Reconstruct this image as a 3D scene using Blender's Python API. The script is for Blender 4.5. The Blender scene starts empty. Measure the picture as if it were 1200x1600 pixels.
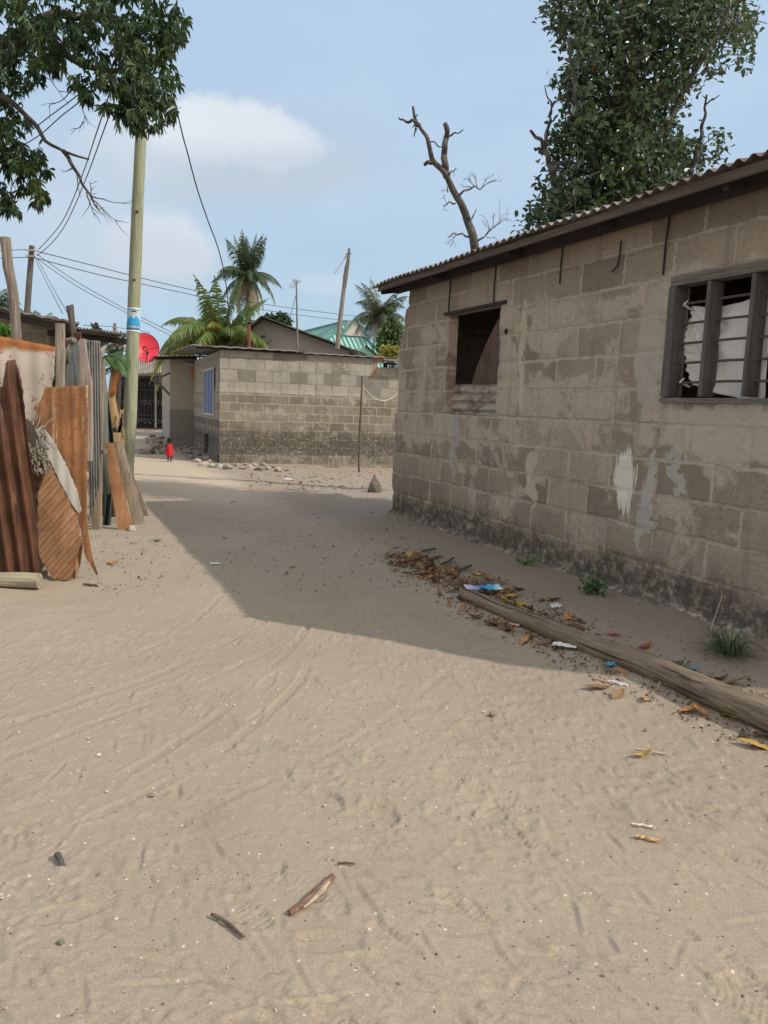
import bpy, bmesh, math, random
import numpy as np
from mathutils import Vector, Matrix, noise as mnoise

R = random.Random(7)
NP = np.random.default_rng(11)
SC = bpy.context.scene
COL = SC.collection
V = Vector
rad = math.radians

# ------------------------------------------------------------------ camera
CAMP = V((0, 0, 1.6))
CM = Matrix.Rotation(rad(90 - 7.78), 3, 'X') @ Matrix.Rotation(rad(2.0), 3, 'Z')
cd = bpy.data.cameras.new('camera')
cd.sensor_fit = 'VERTICAL'; cd.sensor_height = 24; cd.lens = 18
cd.clip_start = 0.05; cd.clip_end = 2000
cam = bpy.data.objects.new('camera', cd); COL.objects.link(cam)
cam.matrix_world = Matrix.Translation(CAMP) @ CM.to_4x4()
SC.camera = cam

def ray(u, v): return CM @ V(((u - 600) / 1200, (800 - v) / 1200, -1))
def gp(u, v, z=0.0):
    d = ray(u, v); return CAMP + d * ((z - 1.6) / d.z)
def at(u, v, Y):
    d = ray(u, v); return CAMP + d * (Y / d.y)

# street frame: T runs along the near wall towards the viewer, E is perpendicular (to the right)
T = V((0.40100482, -0.91607594, 0)); E = V((0.91607594, 0.40100482, 0))
HA = V((0.1073, 10.6405, 0))            # far corner of the near house
HROT = math.atan2(T.y, T.x)

# ------------------------------------------------------------------ node helper
class G:
    def __init__(s, name, disp=False):
        s.m = bpy.data.materials.new(name); s.m.use_nodes = True
        s.t = s.m.node_tree; s.t.nodes.clear()
        s.o = s.t.nodes.new('ShaderNodeOutputMaterial')
    def node(s, typ, **kw):
        n = s.t.nodes.new('ShaderNode' + typ)
        for k, v in kw.items(): setattr(n, k, v)
        return n
    def put(s, sock, v):
        if v is None: return
        if isinstance(v, bpy.types.NodeSocket): s.t.links.new(v, sock)
        else:
            if sock.type == 'RGBA' and not isinstance(v, (int, float)) and len(v) == 3: v = (*v, 1)
            sock.default_value = v
    def obj(s): return s.node('TexCoord').outputs['Object']
    def geo(s, k='Position'): return s.node('NewGeometry').outputs[k]
    def sep(s, v):
        n = s.node('SeparateXYZ'); s.put(n.inputs[0], v); return n.outputs
    def comb(s, x=0.0, y=0.0, z=0.0):
        n = s.node('CombineXYZ')
        for i, q in enumerate((x, y, z)): s.put(n.inputs[i], q)
        return n.outputs[0]
    def map(s, v, scale=(1, 1, 1), rot=(0, 0, 0), loc=(0, 0, 0)):
        n = s.node('Mapping'); s.put(n.inputs['Vector'], v)
        n.inputs['Scale'].default_value = scale; n.inputs['Rotation'].default_value = rot; n.inputs['Location'].default_value = loc
        return n.outputs[0]
    def noise(s, v=None, scale=5, detail=6, rough=.55, dist=0.0, out='Fac'):
        n = s.node('TexNoise'); s.put(n.inputs['Vector'], v)
        n.inputs['Scale'].default_value = scale; n.inputs['Detail'].default_value = detail
        n.inputs['Roughness'].default_value = rough; n.inputs['Distortion'].default_value = dist
        return n.outputs[out]
    def vor(s, v=None, scale=5, feature='F1', out='Distance', rnd=1.0):
        n = s.node('TexVoronoi', feature=feature); s.put(n.inputs['Vector'], v)
        n.inputs['Scale'].default_value = scale; n.inputs['Randomness'].default_value = rnd
        return n.outputs[out]
    def math(s, op, a, b=0.0, c=0.0, clamp=False):
        n = s.node('Math', operation=op); n.use_clamp = clamp
        for i, q in enumerate((a, b, c)): s.put(n.inputs[i], q)
        return n.outputs[0]
    def add(s, a, b): return s.math('ADD', a, b)
    def sub(s, a, b): return s.math('SUBTRACT', a, b)
    def mul(s, a, b): return s.math('MULTIPLY', a, b)
    def vadd(s, a, b, sc=1.0):
        n = s.node('VectorMath', operation='MULTIPLY_ADD'); s.put(n.inputs[0], b); n.inputs[1].default_value = (sc, sc, sc); s.put(n.inputs[2], a)
        return n.outputs[0]
    def step(s, v, lo, hi, a=0.0, b=1.0):
        n = s.node('MapRange', interpolation_type='SMOOTHSTEP'); s.put(n.inputs[0], v)
        for i, q in enumerate((lo, hi, a, b)): s.put(n.inputs[1 + i], q)
        return n.outputs[0]
    def lin(s, v, lo, hi, a=0.0, b=1.0):
        n = s.node('MapRange'); s.put(n.inputs[0], v)
        for i, q in enumerate((lo, hi, a, b)): s.put(n.inputs[1 + i], q)
        return n.outputs[0]
    def ramp(s, f, pts):
        n = s.node('ValToRGB'); s.put(n.inputs[0], f); r = n.color_ramp
        while len(r.elements) < len(pts): r.elements.new(.5)
        for e, (p, c) in zip(r.elements, pts): e.position = p; e.color = (*c, 1)
        return n.outputs[0]
    def mix(s, f, a, b, mode='MIX'):
        n = s.node('Mix', data_type='RGBA', blend_type=mode); s.put(n.inputs[0], f); s.put(n.inputs[6], a); s.put(n.inputs[7], b)
        return n.outputs[2]
    def island(s): return s.node('NewGeometry').outputs['Random Per Island']
    def bump(s, h, strength=.5, dist=.01, normal=None):
        n = s.node('Bump'); n.inputs['Strength'].default_value = strength; n.inputs['Distance'].default_value = dist
        s.put(n.inputs['Height'], h)
        if normal is not None: s.put(n.inputs['Normal'], normal)
        return n.outputs[0]
    def done(s, col, rough=.9, normal=None, metal=0.0, spec=.3, trans=None):
        n = s.node('BsdfPrincipled'); s.put(n.inputs['Base Color'], col); s.put(n.inputs['Roughness'], rough)
        s.put(n.inputs['Metallic'], metal); n.inputs['Specular IOR Level'].default_value = spec
        if normal is not None: s.put(n.inputs['Normal'], normal)
        out = n.outputs[0]
        if trans is not None:
            tr = s.node('BsdfTranslucent'); s.put(tr.inputs[0], trans[1])
            mx = s.node('MixShader'); mx.inputs[0].default_value = trans[0]
            s.t.links.new(out, mx.inputs[1]); s.t.links.new(tr.outputs[0], mx.inputs[2]); out = mx.outputs[0]
        s.t.links.new(out, s.o.inputs[0]); return s.m

# ------------------------------------------------------------------ mesh builder
WM = {}
def wm(o):
    return WM.get(o.name, Matrix.Identity(4)) if o is not None else Matrix.Identity(4)

class MB:
    def __init__(s): s.v = []; s.f = []; s.mi = []
    def add(s, vs, fs, mi=0):
        b = len(s.v); s.v.extend([tuple(p) for p in vs])
        for f in fs: s.f.append(tuple(i + b for i in f)); s.mi.append(mi)
        return s
    def box(s, c, size, ax=None, mi=0):
        c = V(c); h = [q / 2 for q in size]
        if ax is None: ax = (V((1, 0, 0)), V((0, 1, 0)), V((0, 0, 1)))
        vs = [c + ax[0] * (sx * h[0]) + ax[1] * (sy * h[1]) + ax[2] * (sz * h[2]) for sx in (-1, 1) for sy in (-1, 1) for sz in (-1, 1)]
        return s.add(vs, [(0, 1, 3, 2), (4, 6, 7, 5), (0, 4, 5, 1), (2, 3, 7, 6), (0, 2, 6, 4), (1, 5, 7, 3)], mi)
    def beam(s, a, b, w, h, up=V((0, 0, 1)), mi=0):
        a = V(a); b = V(b); d = b - a; L = d.length; x = d.normalized()
        y = up.cross(x)
        if y.length < 1e-4: y = V((0, 1, 0)).cross(x)
        y.normalize(); z = x.cross(y)
        return s.box((a + b) / 2, (L, w, h), (x, y, z), mi)
    def tube(s, pts, rads, n=8, mi=0, cap=True, wob=0.0):
        pts = [V(p) for p in pts]
        if not hasattr(rads, '__len__'): rads = [rads] * len(pts)
        rings = []; prev = None
        for i, p in enumerate(pts):
            d = (pts[min(i + 1, len(pts) - 1)] - pts[max(i - 1, 0)]).normalized()
            if prev is None:
                a = V((0, 0, 1)).cross(d)
                if a.length < .1: a = V((1, 0, 0)).cross(d)
                a.normalize()
            else:
                a = prev - d * prev.dot(d)
                a = a.normalized() if a.length > 1e-6 else d.orthogonal().normalized()
            prev = a; b = d.cross(a)
            rings.append([p + (a * math.cos(2 * math.pi * k / n) + b * math.sin(2 * math.pi * k / n)) * rads[i] * (1 + (R.uniform(-wob, wob) if wob else 0)) for k in range(n)])
        vs = [q for r in rings for q in r]; fs = []
        for i in range(len(pts) - 1):
            for k in range(n):
                fs.append((i * n + k, i * n + (k + 1) % n, (i + 1) * n + (k + 1) % n, (i + 1) * n + k))
        if cap:
            fs.append(tuple(range(n - 1, -1, -1))); fs.append(tuple((len(pts) - 1) * n + k for k in range(n)))
        return s.add(vs, fs, mi)
    def grid(s, P, thick=None, mi=0):
        """P: rows of points -> sheet; thick: offset vector for a second skin"""
        nr = len(P); nc = len(P[0]); vs = [V(p) for r in P for p in r]
        fs = [(i * nc + j, i * nc + j + 1, (i + 1) * nc + j + 1, (i + 1) * nc + j) for i in range(nr - 1) for j in range(nc - 1)]
        if thick is not None:
            th = V(thick); n0 = len(vs); vs2 = [p + th for p in vs]
            fs2 = [tuple(n0 + q for q in reversed(f)) for f in fs]
            rim = [j for j in range(nc)] + [i * nc + nc - 1 for i in range(1, nr)] + [(nr - 1) * nc + j for j in range(nc - 2, -1, -1)] + [i * nc for i in range(nr - 2, 0, -1)]
            side = [(rim[k], n0 + rim[k], n0 + rim[(k + 1) % len(rim)], rim[(k + 1) % len(rim)]) for k in range(len(rim))]
            vs = vs + vs2; fs = fs + fs2 + side
        return s.add(vs, fs, mi)
    def poly_prism(s, pts, off, mi=0):
        n = len(pts); a = [V(p) for p in pts]; b = [p + V(off) for p in a]
        fs = [tuple(range(n)), tuple(range(2 * n - 1, n - 1, -1))] + [(i, n + i, n + (i + 1) % n, (i + 1) % n) for i in range(n)]
        return s.add(a + b, fs, mi)
    def build(s, name, mat, parent=None, smooth=False, origin=None):
        me = bpy.data.meshes.new(name); o = bpy.data.objects.new(name, me); COL.objects.link(o)
        A = np.array(s.v, dtype=np.float64)
        if parent is not None:
            M = wm(parent); o.parent = parent; WM[o.name] = M
            I = np.array(M.inverted()); A = A @ I[:3, :3].T + I[:3, 3]
        else:
            if origin is None: origin = (A[:, 0].mean(), A[:, 1].mean(), A[:, 2].min())
            o.location = origin; WM[o.name] = Matrix.Translation(origin); A = A - np.array(origin)
        me.from_pydata(A.tolist(), [], s.f)
        for m in (mat if isinstance(mat, (list, tuple)) else [mat]): me.materials.append(m)
        if any(s.mi): me.polygons.foreach_set('material_index', s.mi)
        if smooth: me.polygons.foreach_set('use_smooth', [True] * len(me.polygons))
        me.update(); return o

def tag(o, label=None, cat=None, group=None, kind=None):
    if label: o['label'] = label
    if cat: o['category'] = cat
    if group: o['group'] = group
    if kind: o['kind'] = kind
    return o
def thing(name, loc, label, cat, group=None, rz=0.0):
    o = bpy.data.objects.new(name, None); COL.objects.link(o)
    o.empty_display_size = .1
    M = Matrix.Translation(V(loc)) @ Matrix.Rotation(rz, 4, 'Z')
    o.location = loc; o.rotation_euler = (0, 0, rz); WM[o.name] = M
    return tag(o, label, cat, group)
def copy_thing(o, loc, rot=None, scale=None, label=None):
    c = o.copy(); COL.objects.link(c); c.location = loc
    if rot is not None: c.rotation_euler = rot
    if scale is not None: c.scale = (scale,) * 3 if not hasattr(scale, '__len__') else scale
    if label: c['label'] = label
    for ch in o.children:
        d = ch.copy(); COL.objects.link(d); d.parent = c
    return c

# ------------------------------------------------------------------ numpy value noise
def vnoise(x, y, seed=0):
    xi = np.floor(x).astype(np.int64); yi = np.floor(y).astype(np.int64); fx = x - xi; fy = y - yi
    fx = fx * fx * (3 - 2 * fx); fy = fy * fy * (3 - 2 * fy)
    def h(a, b):
        n = (a * 374761393 + b * 668265263 + seed * 974634777) & 0xffffffff
        n = ((n ^ (n >> 13)) * 1274126177) & 0xffffffff
        return ((n ^ (n >> 16)) & 0xffff) / 65535.0
    a = h(xi, yi); b = h(xi + 1, yi); c = h(xi, yi + 1); d = h(xi + 1, yi + 1)
    return (a * (1 - fx) + b * fx) * (1 - fy) + (c * (1 - fx) + d * fx) * fy - .5
def fbm(x, y, oct=4, seed=0):
    t = 0; a = 1
    for k in range(oct): t = t + a * vnoise(x * 2 ** k, y * 2 ** k, seed + k); a *= .5
    return t
def sstep(x, a, b):
    t = np.clip((x - a) / (b - a), 0, 1); return t * t * (3 - 2 * t)

# ground height (large forms only; used to seat things)
def gz_np(x, y):
    x = np.asarray(x, float); y = np.asarray(y, float)
    dx = x - HA.x; dy = y - HA.y
    s = dx * T.x + dy * T.y; w = -(dx * E.x + dy * E.y)          # along wall, distance in front of it
    band = sstep(s, -1.2, .3) * (1 - sstep(s, 8.5, 10.5))
    b = .14 * (1 - sstep(w, .15, 1.7)) * band
    d = .05 * fbm(x * .35, y * .35, 2, 5) * sstep(np.hypot(x, y), 3, 8)
    dip = -.12 * np.exp(-((x - 1) ** 2 / 8 + (y - 21.5) ** 2 / 6))
    return b + d + dip + .02 * fbm(x * 1.3, y * 1.3, 2, 9)
def gz(x, y): return float(gz_np(np.array([x]), np.array([y]))[0])
def on_ground(u, v, dz=0.0):
    p = gp(u, v)
    for _ in range(4): p = gp(u, v, gz(p.x, p.y))
    return V((p.x, p.y, gz(p.x, p.y) + dz))
# ------------------------------------------------------------------ materials
def mat_plain(name, col, rough=.8, var=.25, scale=8, bump=.3, metal=0.0, spec=.3, dist=.01):
    g = G(name); p = g.obj(); n = g.noise(p, scale, 8, .6)
    c = g.mix(n, [q * (1 - var) for q in col], [min(1, q * (1 + var)) for q in col])
    return g.done(c, rough, g.bump(g.noise(p, scale * 6, 6), bump, dist), metal, spec)

def mat_sand():
    g = G('sand'); p = g.geo()
    big = g.noise(p, .45, 5, .55); mid = g.noise(p, 3.2, 6, .6); fine = g.noise(p, 260, 3, .7)
    c = g.ramp(big, [(.3, (.345, .288, .224)), (.7, (.425, .358, .28))])
    c = g.mix(g.mul(g.step(mid, .45, .75), .45), c, (.36, .285, .21))
    st = g.noise(p, 1.1, 7, .68, .8); c = g.mix(g.mul(g.step(st, .54, .68), .4), c, (.29, .245, .19))
    c = g.mix(g.lin(fine, .3, .7, 0, 1), g.mix(.22, c, (.13, .10, .075)), g.mix(.10, c, (.75, .66, .53)))
    gr_ = g.noise(p, 125, 5, .78); c = g.mix(g.step(gr_, .62, .40), c, g.mix(.25, c, (.14, .11, .085))); c = g.mix(g.mul(g.step(gr_, .58, .70), .22), c, (.66, .58, .47))
    # pale and dark grains
    vc = g.vor(p, 55, out='Color'); vd = g.vor(p, 55)
    r = g.sep(vc)[0]
    c = g.mix(g.mul(g.math('GREATER_THAN', r, .98), g.step(vd, .34, .24)), c, (.62, .56, .46))
    c = g.mix(g.mul(g.math('LESS_THAN', r, .022), g.step(vd, .32, .2)), c, (.11, .085, .06))
    # paler sand further up the street
    far = g.sep(p)[1]
    c = g.mix(g.mul(g.step(g.add(far, g.mul(big, 3)), 12.5, 16), .8), c, (.53, .435, .335))
    # darker grey soil towards the foot of the near wall
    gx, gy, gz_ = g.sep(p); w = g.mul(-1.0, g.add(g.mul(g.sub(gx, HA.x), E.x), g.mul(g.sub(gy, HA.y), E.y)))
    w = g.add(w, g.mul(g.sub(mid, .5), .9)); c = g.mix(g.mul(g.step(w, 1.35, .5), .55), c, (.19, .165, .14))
    h = g.add(g.mul(g.noise(p, 24, 8, .68), .6), g.add(g.mul(fine, .16), g.mul(g.noise(p, 90, 4, .6), .3)))
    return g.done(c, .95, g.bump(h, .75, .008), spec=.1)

def smear(g, p, scale, lo, hi, stretch=(1, 1, 1)):
    return g.step(g.noise(g.map(p, stretch), scale, 8, .62, .4), lo, hi)

def mat_blocks(name, bw, rh, z0, tone, mort, grime_top, dark=(.07, .066, .056), split=None, plaster=.5, spots=(), smear_z=None):
    """concrete block masonry in the wall's own X (along) / Z (up)"""
    g = G(name); p = g.obj(); x, y, z = g.sep(p)
    wx = g.sub(g.noise(p, 3.5, 4, .6), .5); wz = g.sub(g.noise(g.map(p, loc=(7, 3, 1)), 3.0, 4, .6), .5)
    fx = g.sub(g.noise(p, 17, 4, .6), .5); fz = g.sub(g.noise(g.map(p, loc=(4, 9, 2)), 15, 4, .6), .5)
    bx = g.add(x, g.add(g.mul(wx, .05), g.mul(fx, .035))); bz = g.add(g.sub(z, z0), g.add(g.mul(wz, .05), g.mul(fz, .035)))
    def brick(bw, rh, ms, sm=.35):
        b = g.node('TexBrick'); b.offset = .5; b.squash = 1.0
        g.put(b.inputs['Vector'], g.comb(bx, bz, 0.0)); b.inputs['Scale'].default_value = 1
        b.inputs['Mortar Size'].default_value = ms; b.inputs['Mortar Smooth'].default_value = sm
        b.inputs['Brick Width'].default_value = bw; b.inputs['Row Height'].default_value = rh
        b.inputs['Color1'].default_value = (0, 0, 0, 1); b.inputs['Color2'].default_value = (1, 1, 1, 1); b.inputs['Mortar'].default_value = (.5, .5, .5, 1)
        return b.outputs['Fac'], g.sep(b.outputs['Color'])[0]
    mf, rv = brick(bw, rh, .018)
    if split:
        mf2, rv2 = brick(split[1], split[2], .011)
        k = g.math('GREATER_THAN', g.add(z, g.mul(wz, .03)), split[0])
        mfs = g.mix(k, mf, mf2); mf = g.sep(mfs)[0]; rv = g.sep(g.mix(k, rv, rv2))[0]
    n1 = g.noise(p, 2.1, 7, .6); n2 = g.noise(p, 38, 8, .7); n3 = g.noise(p, 9, 8, .65)
    bc = g.mix(rv, [q * .72 for q in tone], [q * 1.22 for q in tone])
    if split: bc = g.mix(k, bc, g.mix(rv, [q * .93 for q in split[3]], [q * 1.12 for q in split[3]]))
    bc = g.mix(g.lin(n1, .3, .7), g.mix(.28, bc, (.12, .09, .07)), bc)
    # smeared mortar and plaster that hides part of the blocks
    sn = g.add(g.noise(g.map(p, (1, 1, 1.3)), 1.6, 10, .66, .5), g.mul(g.sub(mf, .4), .16))
    if smear_z:                                   # render smear gains with height, then thins, leaving the top courses darker
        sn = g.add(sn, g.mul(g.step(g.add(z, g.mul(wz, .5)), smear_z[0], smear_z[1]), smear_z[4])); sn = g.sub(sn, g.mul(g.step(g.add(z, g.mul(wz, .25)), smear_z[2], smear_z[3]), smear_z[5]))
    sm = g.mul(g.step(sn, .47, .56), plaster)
    mask = g.math('MAXIMUM', g.mul(mf, g.lin(n1, .35, .65, .35, .85)), sm)
    mc = g.mix(n3, [q * .82 for q in mort], [q * 1.1 for q in mort])
    if split: mc = g.mix(k, mc, g.mix(sm, [q * .5 for q in split[3]], [q * .92 for q in split[3]]))
    c = g.mix(mask, bc, mc)
    if split:
        c = g.mix(g.mul(g.mul(mf, k), .62), c, [q * .38 for q in split[3]])
        c = g.mix(g.mul(g.mul(g.step(rv, .80, .86), g.sub(1.0, mask)), .6), c, g.mix(n2, (.05, .047, .042), (.15, .14, .12)))
    # grain, pits
    c = g.mix(g.mul(g.step(n2, .52, .68), .5), c, [q * .40 for q in tone])
    pit = g.vor(p, 34); pk = g.noise(p, 5, 5, .6); c = g.mix(g.mul(g.mul(g.step(pit, .26, .12), g.step(pk, .45, .6)), .8), c, [q * .28 for q in tone])
    c = g.mix(g.mul(g.step(g.noise(p, 70, 5, .7), .56, .72), .35), c, [min(1, q * 1.5) for q in mort])
    # vertical drips
    dr = g.noise(g.map(p, (9, 9, .9)), 1.0, 6, .6)
    c = g.mix(g.mul(g.step(dr, .52, .68), .30), c, [q * .45 for q in tone])
    # old damp growth near the ground
    zz = g.add(z, g.mul(g.sub(g.noise(g.map(p, (1.4, 1.4, .6)), 2.2, 8, .68), .5), grime_top * 1.25))
    gm = g.mul(g.step(zz, grime_top * 1.12, grime_top * .62), g.step(zz, grime_top * -.05, grime_top * .32, .25, 1))
    gm = g.mul(gm, g.step(g.noise(p, 12, 8, .72), .34, .55))
    c = g.mix(g.mul(gm, .88), c, g.mix(n3, [q * .6 for q in dark], [q * 1.5 for q in dark]))
    hx = None
    for (sx, sz, rx, rz_, col, thr, st) in spots:      # patches with a shape of their own: cement, whitewash
        dx = g.math('DIVIDE', g.sub(g.add(x, g.mul(wx, .22 * st)), sx), rx); dz = g.math('DIVIDE', g.sub(g.add(z, g.mul(wz, .22 * st)), sz), rz_)
        d = g.math('SQRT', g.add(g.mul(dx, dx), g.mul(dz, dz)))
        nn = g.noise(g.map(p, (26, 26, 3)), 1.0, 6, .7) if thr > .5 else g.noise(p, 7, 8, .65)
        m = g.step(g.add(d, g.mul(g.sub(nn, .5), 2.2 if thr > .5 else 1.5)), 1.0, .80)
        c = g.mix(g.mul(m, .92 if thr <= .5 else .8), c, g.mix(n3, [q * .88 for q in col], [min(1, q * 1.12) for q in col]))
        if thr <= .5: mf = g.mul(mf, g.sub(1.0, g.mul(m, .9)))
    h = g.add(g.mul(mf, -.55), g.add(g.mul(n2, .5), g.add(g.mul(n3, .7), g.mul(sm, .5))))
    return g.done(c, .95, g.bump(h, .75, .014), spec=.12)

def mat_rust(name, rust=(.30, .13, .05), dark=(.10, .045, .025), zinc=(.42, .44, .43), za=.3, stretch=(6, 6, .7), top=None, rough=.75, fleck=False, streak=None):
    g = G(name); p = g.obj(); n = g.noise(p, 3, 8, .62, .3); s = g.noise(g.map(p, stretch), 1.0, 7, .62); f = g.noise(p, 22, 8, .7)
    c = g.mix(g.step(s, .35, .65), dark, rust)
    c = g.mix(g.mul(g.step(n, .4, .65), .55), c, [min(1, q * 1.35) for q in rust])
    c = g.mix(g.mul(g.step(f, .54, .68), .5), c, dark)
    zm = g.step(g.add(g.mul(s, .65), g.mul(n, .35)), .5 + (.5 - za) * .5, .54 + (.5 - za) * .5)
    c = g.mix(g.mul(zm, .85), c, g.mix(f, [q * .75 for q in zinc], zinc))
    if streak:
        q = g.noise(g.map(p, (30, 30, .55)), 1, 5, .6); c = g.mix(g.mul(g.step(q, .60, .66), .85), c, g.mix(f, [k * .7 for k in streak], streak)); q2 = g.noise(g.map(p, (45, 45, 1.2), loc=(3, 1, 7)), 1, 5, .6); c = g.mix(g.mul(g.step(q2, .58, .66), .65), c, dark)
    if fleck:
        fl = g.noise(p, 13, 9, .75, .6); bl = g.noise(p, 2.4, 3, .5)
        c = g.mix(g.mul(g.step(g.add(fl, g.mul(g.sub(bl, .5), .6)), .52, .56), .9), c, g.mix(f, dark, rust))
    if top is not None:
        z = g.sep(p)[2]
        c = g.mix(g.step(g.add(z, g.mul(g.sub(n, .5), .22)), top - .05, top), c, g.mix(f, dark, rust))
    return g.done(c, rough, g.bump(g.add(f, n), .35, .004), 0.0, .25)

def mat_wood(name, col, grain=60, axis=2, var=.45, rough=.88):
    g = G(name); p = g.obj(); sc = [grain, grain, grain]; sc[axis] = 2.2
    n = g.noise(g.map(p, tuple(sc)), 1, 7, .65, .2); b = g.noise(p, 3, 5, .6)
    c = g.mix(g.step(n, .3, .7), [q * (1 - var) for q in col], [q * (1 + var * .45) for q in col])
    c = g.mix(g.mul(g.step(b, .45, .75), .4), c, [q * .6 for q in col])
    return g.done(c, rough, g.bump(n, .6, .006), spec=.2)

def mat_leaf(name, a, b, c2=None, tr=.22, rough=.5, rare=.0, rarec=(.35, .12, .02), spec=.35):
    g = G(name); r = g.island(); p = g.obj(); n = g.noise(p, 1.3, 3)
    c = g.mix(g.math('FRACT', g.mul(r, 7.3)), a, b)
    if c2 is not None: c = g.mix(g.step(n, .5, .68), c, c2)
    if rare: c = g.mix(g.math('LESS_THAN', r, rare), c, rarec)
    return g.done(c, rough, None, spec=spec, trans=(tr, g.mix(.5, c, [q * 1.8 for q in b])))

M = {}
M['sand'] = mat_sand()
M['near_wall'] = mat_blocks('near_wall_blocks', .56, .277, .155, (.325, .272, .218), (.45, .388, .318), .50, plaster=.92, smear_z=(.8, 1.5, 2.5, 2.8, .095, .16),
    spots=[(4.68, 1.08, .13, .27, (.74, .73, .69), .9, .6), (4.97, 1.0, .07, .36, (.41, .40, .375), .45, 2.4), (5.22, 1.2, .06, .26, (.40, .39, .365), .45, 2.6), (4.9, .72, .05, .22, (.40, .38, .345), .45, 2.2),
           (4.86, 2.15, .17, .55, (.40, .36, .31), .4, 1.2), (5.75, 1.5, .85, .22, (.43, .385, .32), .4, 1.0), (6.6, 1.45, .6, .25, (.43, .385, .32), .4, 1.0), (1.72, 1.2, .09, .45, (.36, .34, .31), .4, 1.6), (3.05, 2.2, .06, .6, (.48, .41, .33), .4, 1.6), (3.35, .95, .10, .3, (.48, .41, .33), .45, 3)])
M['far_wall'] = mat_blocks('far_wall_blocks', .46, .232, -.05, (.25, .225, .188), (.355, .325, .275), .95, plaster=.95, split=(1.86, .47, .312, (.375, .355, .312)))
M['plaster'] = mat_plain('grey_plaster', (.36, .33, .285), .9, .14, 3, .3)
M['plaster_low'] = mat_plain('grey_low_plaster', (.22, .215, .20), .9, .14, 3, .3)
M['roof_sheet'] = mat_rust('weathered_roof_sheet', (.18, .145, .125), (.11, .085, .075), (.33, .32, .31), .55, (.6, 6, 6))
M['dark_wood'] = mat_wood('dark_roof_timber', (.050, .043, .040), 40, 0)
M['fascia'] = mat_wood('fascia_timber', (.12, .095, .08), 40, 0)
M['wood_grey'] = mat_wood('grey_timber', (.20, .185, .165), 60, 2)
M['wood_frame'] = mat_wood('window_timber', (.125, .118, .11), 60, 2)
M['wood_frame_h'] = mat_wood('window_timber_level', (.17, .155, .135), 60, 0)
M['wood_bar'] = mat_plain('old_bar', (.085, .075, .068), .8, .3, 20, .3)
M['cloth'] = mat_plain('white_cloth', (.69, .68, .675), .95, .10, 4, .25)
M['zinc_old'] = mat_rust('old_zinc', (.33, .28, .235), (.17, .12, .09), (.40, .375, .34), .55, (.8, 6, 14))
M['brown_panel'] = mat_rust('brown_panel', (.125, .078, .062), (.08, .05, .042), (.16, .13, .115), .15)
# ------------------------------------------------------------------ sky and sun
SUN = V((3.48, -1.29, 3.19)).normalized()
el = math.asin(SUN.z); az = math.atan2(SUN.x, SUN.y)
W = bpy.data.worlds.new('World'); SC.world = W; W.use_nodes = True
wt = W.node_tree; wt.nodes.clear()
class GW(G):
    def __init__(s): s.t = wt
g = GW()
sky = g.node('TexSky', sky_type='NISHITA'); sky.sun_disc = False
sky.sun_elevation = el; sky.sun_rotation = az; sky.air_density = 1.0; sky.dust_density = 4.0; sky.ozone_density = 1.5
d = g.node('TexCoord').outputs['Generated']
x, y, z = g.sep(d)
yy = g.math('MAXIMUM', y, .05)
px = g.math('DIVIDE', x, yy); pz = g.math('DIVIDE', z, yy)          # cloud plane far ahead
pv = g.comb(px, 0.0, pz)
wob = g.sub(g.noise(pv, 9, 10, .64), .5); wob2 = g.sub(g.noise(g.map(pv, loc=(3, 1, 5)), 26, 9, .66), .5)
def cloud(cx, cz, rx, rz, soft=.5, amt=1.0, w=1.0):
    ax = g.math('DIVIDE', g.sub(px, cx), rx); bz = g.math('DIVIDE', g.sub(pz, cz), rz)
    dd = g.math('SQRT', g.add(g.mul(ax, ax), g.mul(bz, bz)))
    return g.mul(g.step(g.add(dd, g.add(g.mul(wob, 1.3 * w), g.mul(wob2, .75 * w))), 1.0 + soft * .5, 1.0 - soft * .5), amt)
haze = g.noise(g.map(d, (1, 1, 2.6)), 2.4, 6, .55)
front = g.step(y, .05, .35)
K = 10.0                                   # the sky texture is physically bright: colours below are divided by the strength
def kc(c): return [q * K for q in c]
base = g.mix(g.step(z, .0, .55), kc((.46, .635, .78)), kc((.475, .625, .83)))
base = g.mix(g.step(g.add(y, g.mul(x, -.35)), .45, -.35), base, kc((1.02, .95, .84)))      # bright haze sunward and behind, added out of view to warm the shade
c = g.mix(.80, sky.outputs[0], base)
c = g.mix(g.mul(g.mul(g.step(haze, .38, .72), .35), g.step(y, .0, .4)), c, kc((.545, .66, .80)))
def D(u, v):
    q = ray(u, v); return q.x / q.y, q.z / q.y
for (u, v, ru, rv, col, soft, amt, w) in [
    (345, 245, 185, 70, (.47, .53, .60), 1.5, .75, .7),
    (235, 215, 110, 60, (.60, .67, .75), 1.0, .8, 1.2), (345, 205, 115, 52, (.70, .755, .81), .55, .85, 1.0), (415, 222, 85, 42, (.64, .71, .78), .6, .75, 1.1),
    (365, 268, 175, 38, (.49, .56, .64), 1.1, .6, 1.1),
    (245, 385, 85, 50, (.67, .725, .785), .6, .8, 1.0), (235, 410, 110, 42, (.52, .58, .66), 1.4, .7, .6), (120, 330, 150, 120, (.55, .62, .71), 1.7, .55, .7),
    (505, 445, 40, 16, (.58, .66, .74), 1.5, .5, .8)]:
    a = D(u, v); b = D(u + ru, v); e = D(u, v - rv)
    c = g.mix(g.mul(cloud(a[0], a[1], abs(b[0] - a[0]), abs(e[1] - a[1]), soft, amt, w), front), c, kc(col))
bg = g.node('Background'); g.put(bg.inputs[0], c); bg.inputs[1].default_value = .112
wo = g.node('OutputWorld'); wt.links.new(bg.outputs[0], wo.inputs[0])
sd = bpy.data.lights.new('sun', 'SUN'); sd.energy = 3.2; sd.angle = rad(.6); sd.color = (1.0, .93, .82)
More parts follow.
